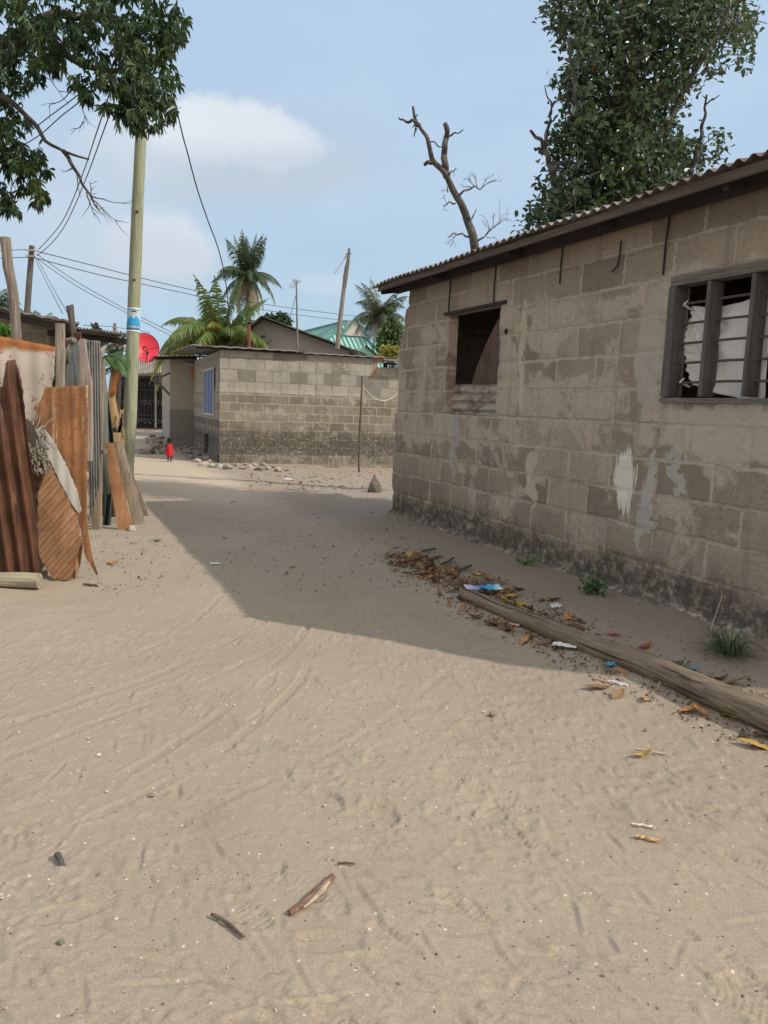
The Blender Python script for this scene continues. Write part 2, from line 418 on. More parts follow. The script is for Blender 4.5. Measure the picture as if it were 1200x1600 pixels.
so = bpy.data.objects.new('sun', sd); COL.objects.link(so); so.location = SUN * 60
so.rotation_euler = (-SUN).to_track_quat('-Z', 'Y').to_euler()
SC.view_settings.view_transform = 'Standard'; SC.view_settings.look = 'None'; SC.view_settings.gamma = 1; SC.view_settings.exposure = 0

# ------------------------------------------------------------------ ground: one sheet to the horizon, finely stepped where one can see the sand
def grow(start, step, end, k):
    a = [start]
    while abs(a[-1]) < abs(end): a.append(a[-1] + step); step *= k
    return a
xs = np.array(sorted(set(np.round(np.concatenate([np.arange(-2.3, 3.3, .0085), grow(3.3, .01, 500, 1.055), grow(-2.3, -.01, -500, 1.055)]), 5))))
ys = [1.45]
while ys[-1] < 14: ys.append(ys[-1] + .0065 * (ys[-1] / 1.8) ** 1.45)
ys = np.array(sorted(set(np.round(np.concatenate([ys, grow(ys[-1], .14, 600, 1.05), grow(1.45, -.02, -300, 1.12)]), 5))))
X, Y = np.meshgrid(xs, ys)
Z = gz_np(X, Y)
near = (1 - sstep(np.hypot(X, Y), 9, 22))
cal = .45 + .75 * sstep(fbm(X * .9, Y * .9, 2, 31), -.25, .3)                     # trodden smooth here, churned there
Z += near * (.010 * fbm(X * 2.2, Y * 2.2, 2, 21) + cal * (.0034 * fbm(X * 11, Y * 11, 2, 22) + .0040 * fbm(X * 34, Y * 34, 3, 25)))
Z += near * cal * .006 * sstep(fbm(X * 19, Y * 19, 3, 29), .22, .42)
# footprints
def stamp(cx, cy, ang, L, Wd, depth, tread):
    i0, i1 = np.searchsorted(xs, [cx - L, cx + L]); j0, j1 = np.searchsorted(ys, [cy - L, cy + L])
    if i1 - i0 < 4 or j1 - j0 < 4: return
    gx = X[j0:j1, i0:i1] - cx; gy = Y[j0:j1, i0:i1] - cy
    a = gx * math.cos(ang) + gy * math.sin(ang); b = -gx * math.sin(ang) + gy * math.cos(ang)
    u = a / (L / 2); hw = Wd / 2 * (.78 + .26 * np.cos((u - .45) * 2.2))
    dd = np.maximum(np.abs(u) ** 2.4 + (b / hw) ** 2, 0) + .5 * vnoise(gx * 30, gy * 30, int(abs(cx) * 999) % 91)
    inside = 1 - sstep(dd, .75, 1.1); rim = np.exp(-((dd - 1.35) / .3) ** 2)
    h = -depth * inside + depth * .5 * rim
    if tread: h += inside * depth * .42 * np.sign(np.sin(a * 2 * np.pi / .022))
    Z[j0:j1, i0:i1] += h
for k in range(300):
    yy_ = 1.6 + 9 * R.random() ** 1.4; xx_ = R.uniform(-.62, .62) * yy_ + (.3 if k % 2 else .8)
    if k % 5 == 0: a_ = R.uniform(0, 6.28)
    else: a_ = rad(-33 if k % 2 else 147) + R.gauss(0, .35)
    if (xx_ - HA.x) * E.x + (yy_ - HA.y) * E.y > -.9: continue
    stamp(xx_, yy_, a_, R.uniform(.2, .3), R.uniform(.075, .105), R.uniform(.0028, .0065), R.random() < .6)
# scuffs dragged by feet
for k in range(1100):
    yy_ = 1.6 + 8 * R.random() ** 1.3; xx_ = R.uniform(-.55, .7) * yy_
    if (xx_ - HA.x) * E.x + (yy_ - HA.y) * E.y > -1.0: continue
    L = R.uniform(.05, .26); a_ = rad(-38) + R.gauss(0, .45); wd = R.uniform(.005, .011); dp = R.uniform(.003, .0075)
    i0, i1 = np.searchsorted(xs, [xx_ - L, xx_ + L]); j0, j1 = np.searchsorted(ys, [yy_ - L, yy_ + L])
    gx = X[j0:j1, i0:i1] - xx_; gy = Y[j0:j1, i0:i1] - yy_
    a = gx * math.cos(a_) + gy * math.sin(a_); b = -gx * math.sin(a_) + gy * math.cos(a_) + (a / L) ** 2 * R.uniform(-.04, .04)
    env = np.clip(1 - (np.abs(a) / (L / 2)) ** 2, 0, 1)
    Z[j0:j1, i0:i1] += env * (-dp * np.exp(-(b / wd) ** 2) + dp * .8 * np.exp(-((b - wd * 1.8) / wd) ** 2))
# tyre tracks: wheels that came up from the lower left and bend away up the street
def track(pts, wd, depth, pitch, seed):
    P = [V((p[0], p[1])) for p in pts]; S = []
    for i in range(len(P) - 1):
        p0 = P[max(i - 1, 0)]; p1 = P[i]; p2 = P[i + 1]; p3 = P[min(i + 2, len(P) - 1)]
        for k in range(40):
            t = k / 40; S.append(.5 * ((2 * p1) + (p2 - p0) * t + (2 * p0 - 5 * p1 + 4 * p2 - p3) * t * t + (3 * p1 - p0 - 3 * p2 + p3) * t ** 3))
    acc = 0
    for q0, q1 in zip(S, S[1:]):
        L = (q1 - q0).length; m = (q0 + q1) / 2; dx, dy = (q1 - q0) / L; r = max(L, wd * 2)
        i0, i1 = np.searchsorted(xs, [m.x - r, m.x + r]); j0, j1 = np.searchsorted(ys, [m.y - r, m.y + r])
        gx = X[j0:j1, i0:i1] - q0.x; gy = Y[j0:j1, i0:i1] - q0.y
        a = gx * dx + gy * dy; b = -gx * dy + gy * dx; ins = (a >= 0) & (a < L)
        fade = sstep(fbm((gx + q0.x) * 1.7, (gy + q0.y) * 1.7, 2, seed), -.35, .12)
        pr = -np.exp(-(b / (wd * .5)) ** 4) * .75 + .4 * np.exp(-((np.abs(b) - wd * .72) / (wd * .2)) ** 2)
        tr = np.exp(-(b / (wd * .45)) ** 4) * .55 * np.sign(np.sin((a + acc + np.abs(b) * .8) * 2 * np.pi / pitch)) if pitch else np.exp(-(b / (wd * .45)) ** 4) * .5 * np.sin(b / wd * 14)
        Z[j0:j1, i0:i1] += np.where(ins, depth * fade * (pr + tr), 0); acc += L
for (pp, wd, dp, pt, sd_) in [
    ([(-60, 1390), (150, 1275), (330, 1180), (450, 1085), (482, 1030), (470, 960)], .055, .0065, 0, 41),
    ([(-60, 1340), (140, 1235), (260, 1170), (360, 1100), (440, 1030), (500, 960)], .055, .006, .035, 42),
    ([(-60, 1210), (150, 1130), (330, 1060), (470, 990), (560, 920)], .05, .005, .03, 43),
    ([(-60, 1160), (120, 1100), (300, 1030), (430, 960), (480, 900)], .06, .006, 0, 44),
    ([(-60, 1110), (130, 1050), (270, 995), (350, 930), (400, 860)], .05, .005, .03, 45),
    ([(-60, 1450), (120, 1360), (330, 1260), (560, 1150), (700, 1050)], .05, .004, .035, 46),
    ([(1010, 1230), (1090, 1200), (1180, 1240), (1260, 1290)], .05, .004, .03, 47)]:
    track([gp(*q) for q in pp], wd, dp, pt, sd_)
nx, ny = len(xs), len(ys)
me = bpy.data.meshes.new('ground'); me.vertices.add(nx * ny)
me.vertices.foreach_set('co', np.stack([X, Y, Z], -1).astype(np.float32).ravel())
idx = np.arange(nx * ny).reshape(ny, nx)
q = np.stack([idx[:-1, :-1], idx[:-1, 1:], idx[1:, 1:], idx[1:, :-1]], -1).reshape(-1, 4)
me.loops.add(q.size); me.loops.foreach_set('vertex_index', q.ravel().astype(np.int32))
me.polygons.add(len(q)); me.polygons.foreach_set('loop_start', np.arange(0, q.size, 4, dtype=np.int32))
me.polygons.foreach_set('use_smooth', np.ones(len(q), dtype=bool))
me.update(calc_edges=True); me.materials.append(M['sand'])
go = bpy.data.objects.new('ground', me); COL.objects.link(go)
tag(go, 'pale trodden sand of the street with footprints and tyre tracks', 'ground', kind='structure')

# ------------------------------------------------------------------ wall with openings, in a local frame
def wall_mesh(MB_, L, z0, z1, openings, thick, cell=.06, prof=None, relief=None, topf=None, endf=None):
    """front skin at local y=0, back skin at y=+thick; openings: (x0,x1,za,zb)"""
    def cuts(a, b, ex):
        s = set(np.round(np.linspace(a, b, max(2, int((b - a) / cell) + 1)), 4))
        for e in ex:
            s = {q for q in s if abs(q - e) > cell * .45 or q in (a, b)}
            s.add(round(e, 4))
        return sorted(s)
    cx = cuts(0, L, [q for o in openings for q in o[:2]]); cz = cuts(z0, z1, [q for o in openings for q in o[2:]])
    hole = lambda x, z: any(o[0] < x < o[1] and o[2] < z < o[3] for o in openings)
    ind = {}; vs = []; fs = []
    def vert(i, j, back):
        k = (i, j, back)
        if k not in ind:
            x, z = cx[i], cz[j]; y = thick if back else 0.0
            if not back and relief: y += relief(x, z)
            if topf: z = z0 + (z - z0) * (topf(x) - z0) / (z1 - z0)
            if prof and x < .6: x = prof(z) * (1 - x / .6) + x
            if endf and back: x = x + endf * (x / L)
            ind[k] = len(vs); vs.append((x, y, z))
        return ind[k]
    nx, nz = len(cx) - 1, len(cz) - 1
    solid = [[not hole((cx[i] + cx[i + 1]) / 2, (cz[j] + cz[j + 1]) / 2) for j in range(nz)] for i in range(nx)]
    S = lambda i, j: 0 <= i < nx and 0 <= j < nz and solid[i][j]
    for i in range(nx):
        for j in range(nz):
            if not solid[i][j]: continue
            a = [(i, j), (i + 1, j), (i + 1, j + 1), (i, j + 1)]
            fs.append([vert(*p, 0) for p in a]); fs.append([vert(*p, 1) for p in reversed(a)])
            for (di, dj, e) in ((-1, 0, (3, 0)), (1, 0, (1, 2)), (0, -1, (0, 1)), (0, 1, (2, 3))):
                if not S(i + di, j + dj):
                    p, q_ = a[e[0]], a[e[1]]
                    fs.append([vert(*q_, 0), vert(*p, 0), vert(*p, 1), vert(*q_, 1)])
    MB_.add(vs, fs); return MB_

def local(root, m):
    """vertices of m are given in root's own frame -> world"""
    Q = wm(root); m.v = [tuple(Q @ V(p)) for p in m.v]; return m

# ------------------------------------------------------------------ near house
H = thing('block_house', (HA.x, HA.y, 0), 'long unplastered grey-brown block house with rusty corrugated roof beside the sandy street', 'house', rz=HROT)
def prof(z):
    steps = [(-1, -.03), (.155, 0.02), (.432, -.02), (.709, -.015), (.986, .03), (1.263, -.01), (1.54, .05), (1.817, .075), (2.09, .02), (2.37, .06), (2.52, .17), (2.72, .20), (2.9, .30)]
    v = 0
    for a, b in steps:
        if z >= a: v = b
    return v + .012 * math.sin(z * 31)
rb = random.Random(3); brk = {}
def relief(x, z):
    r = math.floor((z - .155) / .277); xo = x + (.28 if r % 2 == 0 else 0); cidx = math.floor(xo / .56)
    k = (r, cidx)
    if k not in brk: brk[k] = rb.uniform(-.006, .006)
    fx = abs((xo / .56) % 1 - .5) * .56; fz = abs(((z - .155) / .277) % 1 - .5) * .277
    j = max(fx - .262, fz - .122)
    v = brk[k] + (.007 if j > 0 else 0) + .006 * mnoise.noise(V((x * 4, z * 4, 0))) + .004 * mnoise.noise(V((x * 15, z * 15, 3)))
    if z < .16: v -= .055 + .02 * mnoise.noise(V((x * 3, 1, 7)))           # footing ledge
    if x > 6.7: v *= .3
    return v
W1 = (1.46, 2.60, 1.54, 2.70); W2 = (5.03, 6.52, 1.715, 2.635)
# unseen near end of the house, slanted to cast the shadow edge on the sand
HL = 6.78; END = (1.07, 1.0)
m = MB(); wall_mesh(m, HL, -.35, 3.2, [W1, W2], .11, .045, prof, relief, endf=.1)
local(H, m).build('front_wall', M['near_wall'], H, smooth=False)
DEP = 3.35
m = MB(); wall_mesh(m, DEP - .2, -.35, 3.2, [], .18, .3, topf=lambda x: 3.2 + .2 * (x + .2))
# far end wall, standing inside the corner
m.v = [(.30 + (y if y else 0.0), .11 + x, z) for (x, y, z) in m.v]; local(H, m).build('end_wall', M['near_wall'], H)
m = MB(); wall_mesh(m, DEP - .2, -.35, 3.2, [], .18, .3, topf=lambda x: 3.2 + .2 * (x + .2))
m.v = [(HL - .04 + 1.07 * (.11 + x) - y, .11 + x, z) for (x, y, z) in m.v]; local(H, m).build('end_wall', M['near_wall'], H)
m = MB(); wall_mesh(m, HL + 1.07 * DEP - .3, -.35, 3.2 + .2 * DEP, [], .18, .4); m.v = [(x + .3, DEP + y, z) for (x, y, z) in m.v]
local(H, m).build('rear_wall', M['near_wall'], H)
# roof: corrugated, rising away from the street
def roofz(y): return 3.195 + .2 * (y + .37)
m = MB(); rows = []; Yr = [-.39, -.2, 0, .6, 1.4, 2.2, 3.0, DEP + .45]; wl = .118
nxr = int((6.79 + .72) / wl * 8)
for yv in Yr:
    x0 = -.09; x1 = 6.79 + 1.07 * (yv + .37); row = []
    n_ = int((6.79 + 1.07 * (DEP + .87) + .09) / wl * 8)
    for k in range(n_ + 1):
        xx = min(x0 + k * wl / 8, x1)
        sag = .012 * mnoise.noise(V((xx * .9, yv, 0))) + (-.05 * max(0, .35 - xx))
        jag = .018 * mnoise.noise(V((math.floor(xx / .85) * 3.1, 5, 1))) if yv < -.3 else 0
        row.append((xx, yv + jag, roofz(yv) + .016 * math.sin(2 * math.pi * xx / wl) + sag))
    rows.append(row)
m.grid(rows, (0, 0, .004)); roof = local(H, m).build('roof', M['roof_sheet'], H, smooth=False)
m = MB(); m.box((3.42, -.335, 3.135), (6.7, .025, .06)); local(H, m).build('fascia_board', M['fascia'], H)
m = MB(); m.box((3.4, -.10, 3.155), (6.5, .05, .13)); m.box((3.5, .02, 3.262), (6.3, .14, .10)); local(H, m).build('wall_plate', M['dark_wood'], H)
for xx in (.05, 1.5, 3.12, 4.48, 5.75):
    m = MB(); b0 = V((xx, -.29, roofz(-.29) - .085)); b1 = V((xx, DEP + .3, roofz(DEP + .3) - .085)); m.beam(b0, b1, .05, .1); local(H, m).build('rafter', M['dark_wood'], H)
# old joints: dark rods of reinforcement showing at the top of the wall
for (xx, za, zb) in ((1.455, 3.16, 2.71), (2.46, 3.16, 2.70), (3.62, 3.15, 2.78), (4.945, 3.14, 2.68)):
    m = MB(); m.tube([(xx + .02, -.012, za), (xx + .005, -.016, (za + zb) / 2), (xx, -.012, zb)], .008, 6); local(H, m).build('iron_rod', M['dark_wood'], H)
m = MB(); m.tube([(4.44, -.02, 3.02), (4.45, -.03, 2.9), (4.43, -.03, 2.82), (4.37, -.035, 2.78)], .008, 6); local(H, m).build('iron_hook', M['dark_wood'], H)
m = MB(); m.tube([(2.73, -.008, 2.42), (2.73, .03, 2.42)], .03, 10); local(H, m).build('wall_hole', mat_plain('hole_shade', (.02, .018, .016)), H)
# crumbling blocks that stick out at the far corner
for (xx, zz, w_, h_) in ((-.03, .60, .16, .20), (.045, 1.95, .12, .2), (.08, 2.42, .1, .15)):
    m = MB()
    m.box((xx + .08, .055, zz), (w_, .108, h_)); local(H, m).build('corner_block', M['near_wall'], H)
# open window with a lintel and a sheet nailed across its foot
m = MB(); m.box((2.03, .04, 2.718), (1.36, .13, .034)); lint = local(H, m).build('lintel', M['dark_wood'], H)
m = MB(); rows = []
for k in range(49):
    zz = 1.545 + .345 * k / 48; dy = .018 * math.sin(2 * math.pi * (zz - 1.545) / .098)
    rows.append([(1.47 + 1.125 * j / 14, .088 + dy + .004 * math.sin(j * .5), zz + .006 * math.sin(j * .5) * (k / 48)) for j in range(15)])
m.grid(rows, (0, .004, 0)); o = local(H, m).build('corrugated_sheet', M['zinc_old']); tag(o, 'grey corrugated sheet closing the foot of the open window hole', 'sheet')
m = MB(); pts = [(2.02, 1.7), (2.95, 1.7), (2.95, 2.72), (2.62, 2.60), (2.40, 2.36), (2.22, 2.12), (2.08, 1.86)]
m.poly_prism([(a - .40, .20, b) for a, b in pts], (0, .03, 0)); o = local(H, m).build('panel', M['brown_panel']); tag(o, 'dark brown round-edged panel leaning inside the open window hole', 'panel')
# barred window
wf = MB(); x0, x1, za, zb = W2
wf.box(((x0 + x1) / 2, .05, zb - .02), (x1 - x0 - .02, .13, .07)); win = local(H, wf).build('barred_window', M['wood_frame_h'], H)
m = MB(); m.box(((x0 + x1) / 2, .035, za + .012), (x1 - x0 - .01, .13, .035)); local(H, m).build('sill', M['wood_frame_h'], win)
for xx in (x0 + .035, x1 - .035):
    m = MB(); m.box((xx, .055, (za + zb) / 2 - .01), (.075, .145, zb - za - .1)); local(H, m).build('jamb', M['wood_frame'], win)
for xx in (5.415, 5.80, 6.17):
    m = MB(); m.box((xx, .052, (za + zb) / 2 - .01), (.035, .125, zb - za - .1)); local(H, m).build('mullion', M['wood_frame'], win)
for k in range(5):
    zz = 1.86 + k * .147
    m = MB(); m.tube([(x0 + .01, .065, zz), (5.6, .062, zz + .006), (x1 - .01, .066, zz - .004)], .0095, 8); local(H, m).build('bar', M['wood_bar'], win)
# cloth tied behind the bars
def cloth(xa, xb, tie):
    m = MB(); rows = []; nu, nv = 60, 60
    for j in range(nv + 1):
        t = j / nv; row = []
        for i in range(nu + 1):
            s = i / nu
            top = 2.44 + .05 * s - .05 * math.sin(math.pi * s); bot = 1.75 + .03 * math.sin(s * 5)
            left = xa - .03 * math.sin(math.pi * min(1, t * 1.2)) + .012 * math.sin(t * 60) * (t > .08) + .12 * max(0, t - .80) * 3
            if tie and s < .5: bot = bot + .10 * (1 - s / .5) ** 2
            xq = left + (xb - left) * s; zq = top + (bot - top) * t
            # folds fan out from the knot in the upper left corner
            ang = math.atan2(t * .7 + .02, s * (xb - xa) + .02); rr = math.hypot(s * (xb - xa), t * .7)
            fold = .034 * math.sin(ang * 15 + 2 * mnoise.noise(V((xq * 2, zq * 2, 4)))) * min(1, rr * 3.5) * max(.08, 1 - s * 1.3) + .03 * mnoise.noise(V((xq * 4, zq * 4, 2)))
            sag = .022 * math.sin(3 * math.pi * s + t) * t + .012 * math.sin(s * 34 + 3 * mnoise.noise(V((s * 3, t * 3, 8)))) * (.3 + s * .5)
            row.append((xq, .135 + fold + sag * .6, zq))
        rows.append(row)
    return m.grid(rows, (0, .003, 0))
o = local(H, cloth(x0 + .10, 5.85, True)).build('curtain', M['cloth'], smooth=True); tag(o, 'white cloth knotted to the bars of the timber window', 'curtain')
for (kx, kz) in ((x0 + .10, 2.445), (x0 + .13, 1.87)):
    k = MB(); k.tube([(kx - .02, .06, kz - .02), (kx, .045, kz), (kx + .02, .05, kz + .015), (kx + .03, .055, kz + .03)], [.003, .007, .006, .002], 7)
    k.tube([(kx, .05, kz), (kx - .01, .1, kz - .02), (kx + .02, .13, kz - .04)], [.008, .010, .010], 7)
    local(H, k).build('knot', M['cloth'], o, smooth=True)
m = MB(); rows = []
for j in range(31):
    t = j / 30; rows.append([(5.90 + .12 * t * (1 - s_) + .62 * s_, .14 + .02 * math.sin(s_ * 20 + t * 3) * (1 - .3 * t), 2.52 - .80 * t + .05 * s_) for s_ in [i / 40 for i in range(41)]])
m.grid(rows, (0, .003, 0)); o = local(H, m).build('curtain', M['cloth'], smooth=True); tag(o, 'white folded cloth behind the bars beside the knotted one', 'curtain')
# ------------------------------------------------------------------ far block house with the blue window
FC = gp(343, 722); FC = V((FC.x, FC.y, 0)); FROT = math.atan2(.34, .94)          # local X = along its front (E), local +Y = up the street
F = thing('block_house', (FC.x, FC.y, 0), 'low grey block house with blue barred window at the bend of the street', 'house', rz=FROT)
def relief2(x, z):
    s = .012 * mnoise.noise(V((x * 3, z * 3, 5)))
    return s + (.02 if z > 1.86 else 0) - (.03 if z < .12 else 0)
FL = 8.5
m = MB(); wall_mesh(m, FL, -.4, 2.93, [], .2, .12, relief=relief2, topf=lambda x: 2.93 if x < 4.35 else 2.70)
local(F, m).build('front_wall', M['far_wall'], F)
# left wall faces the street: built along local +Y
SLn = 6.6; BW = (.95, 3.3, 1.22, 2.5)
m = MB(); wall_mesh(m, SLn, -.4, 2.93, [BW, (2.2, 3.2, -.4, .62)], .2, .12, relief=relief2)
m.v = [(y, x, z) for (x, y, z) in m.v]; m.v = [(x + .001, y + .2, z) for x, y, z in m.v]
m.f = [tuple(reversed(f)) for f in m.f]
local(F, m).build('side_wall', M['far_wall'], F)
m = MB(); m.box((FL / 2, SLn + .3, 1.3), (FL, .2, 3.2)); m.box((FL - .1, 3.4, 1.3), (.2, 6.2, 3.2)); local(F, m).build('rear_wall', M['far_wall'], F)
m = MB(); m.box((.3, 2.7 + .2, .1), (.2, 1.0, 1.1)); local(F, m).build('gap_shade_box', mat_plain('gap_shade', (.05, .047, .042)), F)  # dark box behind the gap stands in for its inner shade
# roof of flat sheets, edges seen from below
M['roof_edge'] = mat_rust('grey_roof_sheet', (.16, .13, .115), (.10, .085, .075), (.30, .30, .30), .6, (.7, 5, 5))
m = MB()
def slab(x0, x1, y0, y1, za, zb, th=.03):
    rows = [[(x0 + (x1 - x0) * i / 24, yv, zz + .012 * math.sin(i * 2.2)) for i in range(25)] for yv, zz in ((y0, za), (y1, zb))]
    m.grid(rows, (0, 0, th))
slab(-.75, 2.25, -.18, 6.9, 2.985, 3.16); slab(2.0, 4.75, -.12, 6.9, 2.955, 3.14, .025)
local(F, m).build('roof', M['roof_edge'], F)
m = MB(); m.box((1.2, .05, 2.955), (3.6, .08, .04)); local(F, m).build('wall_plate', M['dark_wood'], F)
# window
blue = mat_plain('blue_shutter', (.045, .13, .34), .6, .25, 6, .2)
w = MB(); w.box((-.012, .2 + 2.125, 1.86), (.03, 2.32, 1.26)); win = local(F, w).build('window', blue, F)
cream = mat_plain('cream_frame', (.55, .50, .40), .7, .1)
m = MB()
for yy_ in (.97, 3.28): m.box((-.02, .2 + yy_, 1.86), (.03, .07, 1.32))
for zz in (1.22, 2.5): m.box((-.02, .2 + 2.125, zz), (.03, 2.24, .05))
local(F, m).build('frame', cream, win)
for k in range(3):
    m = MB(); m.tube([(-.035, .2 + 1.55 + .57 * k, 1.22), (-.035, .2 + 1.55 + .57 * k, 2.5)], .014, 6); local(F, m).build('bar', cream, win)
# lower rusty roof on the right part, over a dark gap
m = MB(); rows = []
for yv, zz in ((-.35, 2.86), (1.2, 2.98), (4.0, 3.2)):
    rows.append([(4.5 + 4.2 * i / 220, yv, zz + .016 * math.sin(2 * math.pi * i / 220 * 4.2 / .12) - .05 * (i / 220)) for i in range(221)])
m.grid(rows, (0, 0, .006)); local(F, m).build('rusty_roof', M['roof_sheet'], F)
m = MB()
for xx in (4.62, 5.2, 6.3, 7.6): m.box((xx, .1, 2.77), (.1, .12, .14))
m.box((6.5, -.2, 2.80), (3.9, .05, .05)); local(F, m).build('roof_timber', M['dark_wood'], F)
m = MB(); m.box((4.38, .1, 2.93), (.3, .18, .16)); m.box((4.3, .1, 2.62), (.12, .18, .5)); local(F, m).build('loose_brick', mat_plain('red_block', (.33, .22, .17), .9, .3), F)

# plastered annex joined to its street side
AX = thing('plastered_house', FC + V((0, 0, 0)), 'small grey plastered building set back between the block house and black gate', 'house', rz=FROT)
ya = 6.75
m = MB(); m.box((-.32, ya + .1, 2.15), (.9, .2, 1.75)); m.box((-.66, ya + 2.2, 1.3), (.2, 4.0, 3.4)); local(AX, m).build('wall', M['plaster'], AX)
m = MB(); m.box((-.32, ya + .1, .5), (.92, .21, 1.55)); local(AX, m).build('wall_base', M['plaster_low'], AX)  # darker grey lower part of the front wall
m = MB(); m.box((-.4, ya - .22, .02), (1.0, .5, .36)); local(AX, m).build('step', M['plaster_low'], AX)
m = MB(); rows = [[(-1.3 + 1.9 * i / 40, yv, zz + .015 * math.sin(i * 1.9) - .1 * (1 - i / 40)) for i in range(41)] for yv, zz in ((ya - .5, 3.10), (ya + 4.2, 3.3))]
m.grid(rows, (0, 0, .02)); local(AX, m).build('roof', M['roof_edge'], AX)
m = MB(); m.beam((-1.25, ya - .3, 2.95), (.1, ya - .3, 3.05), .07, .1); local(AX, m).build('rafter', M['dark_wood'], AX)
for (a, b) in (((-.76, ya + .1, 1.75), (-1.25, ya - .1, 2.25)), ((-.76, ya + .1, 2.5), (-1.35, ya - .1, 2.2))):
    m = MB(); m.beam(a, b, .06, .06); local(AX, m).build('brace', M['wood_grey'], AX)
m = MB(); m.box((-.0, ya - .05, 2.5), (.15, .08, .28)); local(AX, m).build('vent_board', mat_plain('orange_board', (.42, .17, .07), .8, .2), AX)
m = MB(); m.box((-.1, ya - .18, 2.78), (.35, .36, .1)); local(AX, m).build('ledge', M['plaster'], AX)

# ------------------------------------------------------------------ black iron gate at the end of the street
gy = 41.0
def gq(u, v, dy=0): return at(u, v, gy + dy)
a = gq(180, 668); b = gq(268, 669); zt = gq(220, 588).z; gz0 = -.02
GT = thing('metal_gate', ((a.x + b.x) / 2, gy, 0), 'black double gate with upright bars and iron scrolls at the end of the street', 'gate')
black = mat_plain('black_iron', (.018, .018, .022), .5, .3, 8, .1, spec=.4)
dk = mat_plain('black_gate_sheet', (.012, .013, .017), .6, .3)
m = MB(); m.box(((a.x + b.x) / 2, gy + .06, (gz0 + zt) / 2), (b.x - a.x, .02, zt - gz0 - .1)); m.build('backing_panel', dk, GT)
xm = gq(243, 640).x
grey_iron = mat_plain('worn_iron', (.09, .09, .095), .5, .3)
for (xa, xb) in ((a.x, xm - .05), (xm + .05, b.x)):
    m = MB(); wq = .07
    for zz in (gz0 + .08, gz0 + .75, zt - .7, zt): m.box(((xa + xb) / 2, gy, zz), (xb - xa, .05, wq))
    for xx in (xa, xb): m.box((xx, gy - .002, (gz0 + zt) / 2), (wq, .05, zt - gz0))
    n_ = int((xb - xa) / .17)
    for i in range(1, n_): m.box((xa + (xb - xa) * i / n_, gy + .004, (gz0 + zt) / 2), (.03, .03, zt - gz0))
    sc_ = m; n_ = max(2, int((xb - xa) / .62))
    for i in range(n_):
        cx = xa + (xb - xa) * (i + .5) / n_
        for cz, sg in ((gz0 + .42, 1), (zt - .35, -1), ((gz0 + zt) / 2, 1)):
            for s in (-1, 1):
                sc_.tube([(cx + s * (.16 + .15 * (1 - t / 14) * math.cos(t * .62)) , gy - .05, cz + sg * .2 * (1 - t / 14) * math.sin(t * .62)) for t in range(13)], .02, 5, mi=1)
    m.build('gate_leaf', [black, grey_iron], GT)
m = MB(); m.tube([gq(243, 669, -.1) , gq(243, 592, -.1)], .06, 8); m.build('centre_post', M['wood_grey'], GT)
m = MB(); m.box(((gq(181, 630).x), gy - .1, (zt + .1) / 2), (.22, .3, zt + .1)); pl = m.build('gate_pillar', mat_plain('white_pillar', (.58, .53, .47), .9, .15)); tag(pl, 'pale plastered pillar at the hinge side of the black gate', 'pillar')
# corrugated canopy above it
m = MB(); rows = []
for yv, vv in ((-1.0, 584), (1.8, 562)):
    l = at(205, vv, gy + yv); r = at(268, vv - 2, gy + yv)
    rows.append([l.lerp(r, i / 120) + V((0, 0, .03 * math.sin(i * .9))) for i in range(121)])
m.grid(rows, (0, 0, .02)); o = m.build('canopy', M['zinc_old']); tag(o, 'corrugated sheet canopy above the black gate', 'canopy')
m = MB(); m.box((gq(225, 580).x, gy + 2.5, 1.8), (4.2, .2, 3.9)); o = m.build('yard_wall', M['plaster']); tag(o, 'rough wall seen over the top of the black gate', 'wall')

# ------------------------------------------------------------------ houses behind
def gable_house(name, label, apex, le, re_, Y0, Y1, wallm, roofm, over=.5):
    """gable facing us: apex / left eave / right eave in the picture plane at depth Y0"""
    A = at(*apex, Y0); Lp = at(*le, Y0); Rp = at(*re_, Y0)
    t = thing(name, ((Lp.x + Rp.x) / 2, Y0, 0), label, 'house')
    m = MB(); pts = [V((Lp.x, Y0, 0)), V((Rp.x, Y0, 0)), Rp, A, Lp]
    m.poly_prism([V((p.x, Y0, p.z)) for p in pts], (0, Y1 - Y0, 0)); m.build('wall', wallm, t)
    m = MB()
    for (p, s) in ((Lp, -1), (Rp, 1)):
        d = (p - A); d2 = d * (1 + over / d.length); up = V((0, 0, .03)); n_ = int(d2.length / .14)
        rows = [[A + V((0, yo, .05)) + d2 * (i / n_) for i in range(n_ + 1)] for yo in (-.6, (Y1 - Y0) + .3)]
        m.grid(rows if s > 0 else [list(reversed(r)) for r in rows], (0, 0, .05))
    m.build('roof', roofm, t); return t, A, Lp, Rp
GW_ = mat_plain('grey_render', (.33, .315, .295), .9, .12, 2, .2)
GR_ = mat_rust('dark_roof_sheets', (.12, .11, .10), (.07, .065, .06), (.20, .24, .21), .5, (.6, 5, 5))
t, A, Lp, Rp = gable_house('rendered_house', 'grey rendered house with low gable roof behind the block house', (412, 499), (372, 532), (543, 547), 33, 43, GW_, GR_)
m = MB()
for k in range(9):                                              # boarded lean of the gable on its left side
    u = 388 + k * 2.6; p0 = at(u, 541 - k * .8, 32.6); p1 = at(u, 527 - k * 2.4, 32.6); m.beam(p0, p1, .055, .02)
m.build('boarding', M['wood_grey'], t)
m = MB(); m.beam(at(384, 538, 32.4), at(414, 525, 32.4), .1, .12); m.build('barge_board', M['dark_wood'], t)
m = MB(); pts = [at(402 + 11 * (1 - math.cos(q * math.pi / 12)), 530 + 7 * math.sin(q * math.pi / 12), 32.9) for q in range(13)]; m.tube(pts, .012, 5); m.build('hanging_wire', black, t)
